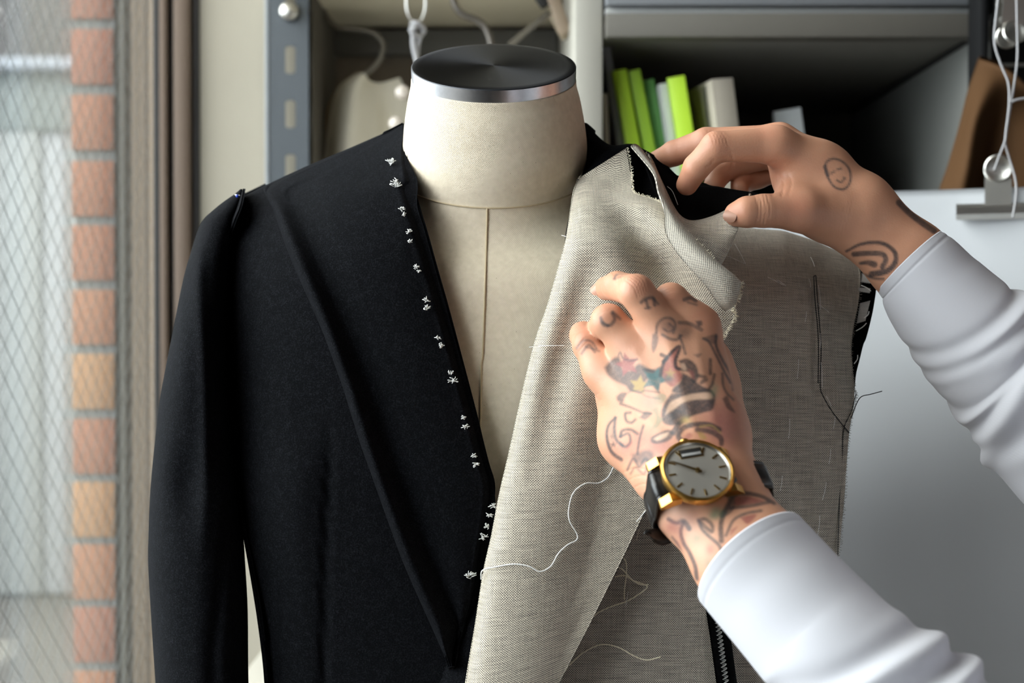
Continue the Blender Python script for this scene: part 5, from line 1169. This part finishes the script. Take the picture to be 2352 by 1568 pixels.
# fingernails
def nail(name, c, nrm, along, l, w, par):
    M = frame(None, along, nrm, tuple(c)); V = []; n_ = 8
    for i in range(n_):
        for j in range(n_):
            u = i / (n_ - 1) * 2 - 1; v = j / (n_ - 1) * 2 - 1
            x = l * u * math.sqrt(max(0, 1 - v * v / 2.2)); y = w * v * math.sqrt(max(0, 1 - u * u / 2.6)); V.append(tuple(M @ Vector((x, y, -(y * y) / (w * 1.9) - .0002 * u * u + .0004))))
    return obj(name, V, gridfaces(n_, n_), NAIL, par)
nail('fingernail', P(1369, 659, .8025), (-.75, -.55, .25), (-.35, .5, -.30), .0048, .0042, armL)
nail('fingernail', P(1329, 752, .7995), (-.35, -.55, .75), (-.45, .75, .35), .0050, .0048, armL)
nail('fingernail', P(1676, 495, .8318), (-.45, -.88, .1), (-.8, .35, .1), .0042, .0038, armR)
# ---------------------------------------------------------------- sleeves
def sleeve(name, ctr, parent, nseg=220, nr=96, wr=None, bulge=0.0):
    """ctr rows: px, py, depth, half width (px), depth half (m). The cross-section lies square to the arm."""
    C = crs(np.array(ctr, float), nseg); cen = PA(C[:, :3]); t = np.gradient(cen, axis=0); t /= np.linalg.norm(t, axis=1, keepdims=True)
    V = []; UV_ = []; L = np.concatenate([[0], np.cumsum(np.linalg.norm(np.diff(cen, axis=0), axis=1))])
    rings = []
    for i in range(nseg):
        a = np.cross(t[i], np.array([0, 1.0, 0])); a /= np.linalg.norm(a); b = np.cross(a, t[i]); b *= -np.sign(b[1])          # a: in the picture plane, b: toward the camera
        if a[2] < 0: a = -a
        hw = C[i, 3] / FOC * C[i, 2]; hd = C[i, 4]
        ring = []
        for k in range(nr):
            w = 2 * math.pi * k / nr; ca, sb = math.cos(w), math.sin(w)
            o = (wr(L[i], w) if wr else 0)
            ring.append(cen[i] + a * ca * (hw + o) + b * sb * (hd + o) - t[i] * (bulge * max(0, sb) ** 1.3 * max(0, 1 - i / 60.) ** 1.5))
        rings.append(ring)
    rings = np.array(rings)
    # rolled cuff edge and inner turn-back
    inner = [rings[0] + (cen[0] - rings[0]) * .035 + t[0] * .0004, rings[0] + (cen[0] - rings[0]) * .075 + t[0] * .004, rings[12] + (cen[12] - rings[12]) * .07]
    edge = [rings[0] + (cen[0] - rings[0]) * .010 - t[0] * .0010, rings[0] - t[0] * .0002]
    allr = inner[::-1] + edge + list(rings[0:])
    V = np.array(allr).reshape(-1, 3); m = len(allr); UV_ = [((k / nr) * .2, (max(0, i - 5)) * L[-1] / nseg) for i in range(m) for k in range(nr)]
    F = gridfaces(m, nr, 0, closed=True)
    o = obj(name, V, F, SHIRT, parent, uv=UV_)
    bm = bmesh.new(); bm.from_mesh(o.data); bmesh.ops.recalc_face_normals(bm, faces=bm.faces[:]); bm.to_mesh(o.data); bm.free(); return o
def wrL(s, w):
    x = 0.0
    # cuff hem ridge, then folds that bunch towards the elbow
    x += -.0002 * math.exp(-((s - .0042) / .0007) ** 2)
    for (s0, wd, am, ph, tw) in ((.077, .005, .0042, .4, .010), (.094, .0055, .0056, .8, .012), (.114, .006, .0058, .3, .009), (.132, .006, .0060, 1.0, .012), (.152, .007, .006, .2, .01), (.175, .008, .006, .9, .01)):
        sc = s0 + tw * math.cos(w - ph) * 1.3
        x += am * (.35 + .65 * max(0, math.cos(w - ph)) ** .7) * math.exp(-((s - sc) / wd) ** 2) - am * .5 * math.exp(-((s - sc + wd * 1.9) / wd) ** 2)
    return x
sleeve('sleeve', [(1724, 1285, .697, 151, .0315), (1774, 1342, .691, 154, .032), (1824, 1398, .684, 157, .033), (1880, 1460, .677, 163, .035), (1936, 1521, .669, 172, .037), (2023, 1599, .660, 190, .040), (2148, 1726, .647, 210, .045), (2400, 1990, .615, 240, .050), (2700, 1950, .52, 300, .056), (3150, 1500, .45, 380, .060)], per, wr=wrL, bulge=.007)
def wrR(s, w):
    x = -.00035 * math.exp(-((s - .0045) / .0008) ** 2)
    for (s0, wd, am, ph, tw) in ((.054, .0045, .0040, .6, .010), (.066, .004, .0030, .4, .010), (.079, .005, .0040, 1.5, .014), (.094, .005, .0045, 2.2, .012), (.108, .006, .0040, 3.0, .010), (.125, .007, .0045, 1.0, .01)):
        sc = s0 + tw * math.cos(w - ph - .6) * 1.2
        x += am * (.25 + .75 * max(0, math.cos(w - ph)) ** .8) * math.exp(-((s - sc) / wd) ** 2) - am * .4 * math.exp(-((s - sc + wd * 1.9) / wd) ** 2)
    return x
sleeve('sleeve', [(2090, 602, .862, 98, .0255), (2115, 628, .861, 107, .027), (2150, 676, .860, 120, .030), (2205, 740, .858, 134, .034), (2275, 810, .855, 150, .038), (2360, 890, .85, 170, .042), (2560, 1090, .825, 190, .045), (2750, 1130, .76, 190, .050), (3000, 800, .70, 230, .058)], per, wr=wrR, bulge=.003)
# shirt body and trousers, out of the picture
def sdf_t(X):
    c = cone(X, (.60, .62, 1.30), (.56, .52, .95), .105, .12); c = smin(c, cone(X, (.47, .40, 1.33), (.66, .72, 1.33), .07, .07), .06); c = smin(c, cone(X, (.52, .45, .95), (.60, .60, .95), .11, .11), .06); return c
V, F = surface_nets(sdf_t, (.30, .22, .78), (.86, .90, 1.47), .012); obj('shirt_body', relax(V, F, 2), F, SHIRT, per)
def sdf_l(X):
    c = cone(X, (.52, .45, .90), (.50, .40, .05), .11, .06); d = cone(X, (.60, .60, .90), (.62, .64, .05), .11, .06); return smin(c, d, .03)
V, F = surface_nets(sdf_l, (.34, .26, -.02), (.78, .80, 1.05), .014); V[:, 2] = np.maximum(V[:, 2], 0.001); obj('trousers', relax(V, F, 1), F, WOOL_IN, per)
def sdf_h(X): return smin(smin(np.linalg.norm((X - np.array([.53, .54, 1.60])) / np.array([1, .85, 1.2]), axis=-1) - .090, cone(X, (.57, .56, 1.38), (.55, .55, 1.52), .055, .05), .03), cone(X, (.445, .52, 1.58), (.455, .525, 1.56), .012, .016), .02)
V, F = surface_nets(sdf_h, (.40, .40, 1.32), (.70, .70, 1.76), .008); obj('head', relax(V, F, 2), F, SKIN, per, col=np.tile(BASE, (len(V), 1)))
def sdf_hair(X): return np.maximum(np.linalg.norm((X - np.array([.535, .54, 1.61])) / np.array([1, .85, 1.2]), axis=-1) - .098, -np.linalg.norm(X - np.array([.44, .54, 1.54]), axis=-1) + .10)
V, F = surface_nets(sdf_hair, (.40, .40, 1.45), (.70, .70, 1.80), .008); obj('hair', relax(V, F, 2), F, WOOL_IN, per)

# ================================================================ WATCH
n = Vector((0.06, -.76, .645)).normalized()
wc = Vector(P(1602, 1080, .6985))
e12 = Vector((-.957, 0, -.29)); e12 = (e12 - n * e12.dot(n)).normalized(); e3 = e12.cross(n).normalized()
MW = Matrix(((e3.x, e12.x, n.x, wc.x), (e3.y, e12.y, n.y, wc.y), (e3.z, e12.z, n.z, wc.z), (0, 0, 0, 1)))
wat = empty('wristwatch', tuple(wc)); tag(wat, 'gold wristwatch with silver dial and black leather strap on the tattooed wrist', 'watch')
k_ = 86 / FOC * .70 / .0184        # size so that the bezel is as wide as in the photograph
R_ = .0184 * k_
def L(*p): return MW @ Vector(p)
auto(Geo().lathe([(R_ * .55, -.0072), (R_ * .86, -.0068), (R_ * .93, -.0050), (R_ * .96, -.0020), (R_ * .95, -.0012), (R_ * .90, -.0010)], 72, MW).obj('case', GOLD, wat), 30)
auto(Geo().lathe([(R_ * .90, -.0014), (R_ * .985, -.0010), (R_, -.0003), (R_ * .985, .0008), (R_ * .93, .0013), (R_ * .905, .0011), (R_ * .885, .0002), (R_ * .885, -.0014), (R_ * .90, -.0014)], 96, MW, False).obj('bezel', GOLD, wat), 40)
auto(Geo().lathe([(0, -.0004), (R_ * .83, -.0004), (R_ * .87, -.0007), (R_ * .885, -.0010), (R_ * .885, -.0016), (0, -.0016)], 96, MW).obj('dial', DIAL, wat), 20)
RH = plain('rehaut', (0.62, 0.60, 0.56), 0.25, 0.9)
auto(Geo().lathe([(R_ * .845, -.0004), (R_ * .885, .0006), (R_ * .889, .0006), (R_ * .889, -.0006)], 96, MW, False).obj('rehaut_ring', RH, wat), 40)
MK = plain('gold_marker', (0.62, 0.40, 0.13), 0.25, 1.0)
for h in range(12):
    if h == 3: continue
    a = math.pi / 2 - h * math.pi / 6; Mh = MW @ Matrix.Rotation(a, 4, 'Z')
    auto(Geo().bbox(R_ * .60, R_ * .80, -.00042, .00042, -.0004, .00012, .00014, Mh).obj('hour_marker', MK, wat))
Mh = MW
WND = plain('white_disc', (0.85, 0.85, 0.85), 0.4); DKW = plain('window_dark', (0.05, 0.05, 0.05), 0.4)
for nm, m_, x0, x1, y0, y1, z1 in (('window_rim', MK, .44, .72, -.32, .32, .0), ('day_disc', DKW, .46, .70, -.29, .29, .0001), ('date_disc', WND, .50, .58, -.27, .27, .0002)):
    auto(Geo().bbox(R_ * x0, R_ * x1, R_ * y0, R_ * y1, -.0004, z1, .00005, MW).obj(nm, m_, wat))
HND = plain('gold_hand', (0.38, 0.25, 0.09), 0.3, 1.0)
for nm, ln, wd, hr, z in (('hour_hand', .48, .00060, 1.12, .0003), ('minute_hand', .76, .00048, 1.06, .0006), ('second_hand', .70, .00016, 1.10, .0009)):
    a = math.pi / 2 - hr * math.pi / 6; Mh = MW @ Matrix.Rotation(a, 4, 'Z')
    g = Geo().prism([(-R_ * .12, -wd), (0, -wd * 1.15), (R_ * ln, -wd * .45), (R_ * ln, wd * .45), (0, wd * 1.15), (-R_ * .12, wd)], z, z + .0002, lambda u, v, w: tuple(Mh @ Vector((u, v, w)))); auto(g.obj(nm, HND, wat), 30)
auto(Geo().lathe([(.0011, -.0004), (.0011, .0013), (.0006, .0015), (0, .0015)], 20, MW).obj('hand_post', HND, wat))
CRY = glass_mat('crystal', (0.97, 0.97, 0.97))
Geo().lathe([(R_ * .885, .0008), (R_ * .80, .0016), (R_ * .5, .0021), (R_ * .2, .0023), (0, .0023)], 64, MW, False).obj('crystal', CRY, wat, smooth=True)
for sy in (1, -1):
    for sx_ in (1, -1):
        sec = [(sy * R_ * .62, -.0026), (sy * R_ * .92, -.0026), (sy * R_ * 1.17, -.0068), (sy * R_ * 1.17, -.0092), (sy * R_ * 1.02, -.0092), (sy * R_ * .62, -.0066)]
        g = Geo().prism(sec, sx_ * R_ * .47, sx_ * R_ * .72, lambda u, v, w: tuple(L(w, u, v))); auto(g.obj('lug', GOLD, wat), 30)
g = Geo().lathe([(.0, 0), (.0024, 0), (.0027, .0006), (.0027, .0026), (.0022, .0032), (0, .0032)], 24, MW @ Matrix.Translation((R_ * .95, 0, -.0036)) @ Matrix.Rotation(math.radians(90), 4, 'Y')); auto(g.obj('crown', GOLD, wat), 40)
# strap: a band that leaves the lugs and wraps round the wrist
cw = Matrix(MW).inverted() @ Vector(tuple(Wc))
c0 = np.array([cw.y, cw.z]); Ra, Rb = .0318, .0222
SDFL = body_sdf(palmL, fingL, 13, 7, 2.2)
rr_ = np.arange(.055, .012, -.0003); angs = np.linspace(24, -204, 40); rad = []
for a in angs:
    ca, sa = math.cos(math.radians(a)), math.sin(math.radians(a)); best_r = .02
    for xx in (-.008, -.004, 0, .004, .008):
        X = np.array([tuple(L(xx, c0[0] + r * ca, c0[1] + r * sa)) for r in rr_]); k = np.where(SDFL(X) < 0)[0]
        if len(k): best_r = max(best_r, rr_[k[0]])
    rad.append(best_r + .0009)
rad = np.convolve(np.pad(rad, 2, mode='edge'), [.1, .2, .4, .2, .1], 'valid')
mid_ = [[c0[0] + r * math.cos(math.radians(a)), c0[1] + r * math.sin(math.radians(a))] for r, a in zip(rad, angs)]
mid_ = [p for p in mid_ if not (abs(p[0]) < R_ * 1.22 and p[1] > -.022)]
pth = [[R_ * .84, -.0062], [R_ * 1.02, -.0070], [R_ * 1.14, -.0088]] + mid_ + [[-R_ * 1.14, -.0088], [-R_ * 1.02, -.0070], [-R_ * .84, -.0062]]
pth = crs(np.array(pth), 150)
hwid = .0086; th_ = .0011
def band(name, pa, w0, w1, mat, off=0.0, t=th_, cx=None):
    n_ = len(pa); tan = np.gradient(pa, axis=0); tan /= np.linalg.norm(tan, axis=1, keepdims=True); nr_ = np.stack([tan[:, 1], -tan[:, 0]], 1); cm = pa.mean(0)
    if ((pa - cm) * nr_).sum() < 0: nr_ = -nr_
    x0 = cx if cx is not None else 0.0
    V = []; F = []
    for i in range(n_):
        w = w0 + (w1 - w0) * i / (n_ - 1); o_ = pa[i] + nr_[i] * (off + t); in_ = pa[i] + nr_[i] * off; sh_ = np.clip(1 - abs(i / (n_ - 1) - .5) * 2, 0, 1) * x0
        for (xx, q, e) in ((-w, in_, 0), (-w, o_, -.0003), (-w * .86, o_, 0), (-w * .8, o_, -.0004), (-w * .7, o_, .0003), (w * .7, o_, .0003), (w * .8, o_, -.0004), (w * .86, o_, 0), (w, o_, -.0003), (w, in_, 0)):
            q = q + nr_[i] * e; V.append(tuple(L(xx + sh_, q[0], q[1])))
    F = gridfaces(n_, 10, 0, closed=True) + [tuple(range(10)), tuple((n_ - 1) * 10 + k for k in range(9, -1, -1))]
    o = obj(name, V, F, mat, wat, smooth=True); bm = bmesh.new(); bm.from_mesh(o.data); bmesh.ops.recalc_face_normals(bm, faces=bm.faces[:]); bm.to_mesh(o.data); bm.free(); return auto(o, 50)
band('strap', pth, hwid, hwid * .95, LEATHER)
# keeper loop and the loose strap end that sticks out under the wrist
lo_ = int(len(pth) * .74)
band('strap_keeper', pth[lo_:lo_ + 7], hwid * 1.05, hwid * 1.05, LEATHER, .0012, .0016)
tip = []
for i, (x, y, d, w) in enumerate([(1560, 1205, .728, .004), (1540, 1222, .722, .0062), (1515, 1232, .716, .0062), (1495, 1230, .712, .0048), (1482, 1222, .710, .002)]): tip.append([(x, y - w * 3600 * .9, d + .002), (x, y - w * 3600 * .3, d - .0006), (x + 4, y + w * 3600 * .3, d - .0006), (x + 8, y + w * 3600 * .9, d + .002)])
sheet('strap_end', tip, 24, 10, LEATHER, wat, 0.0016)
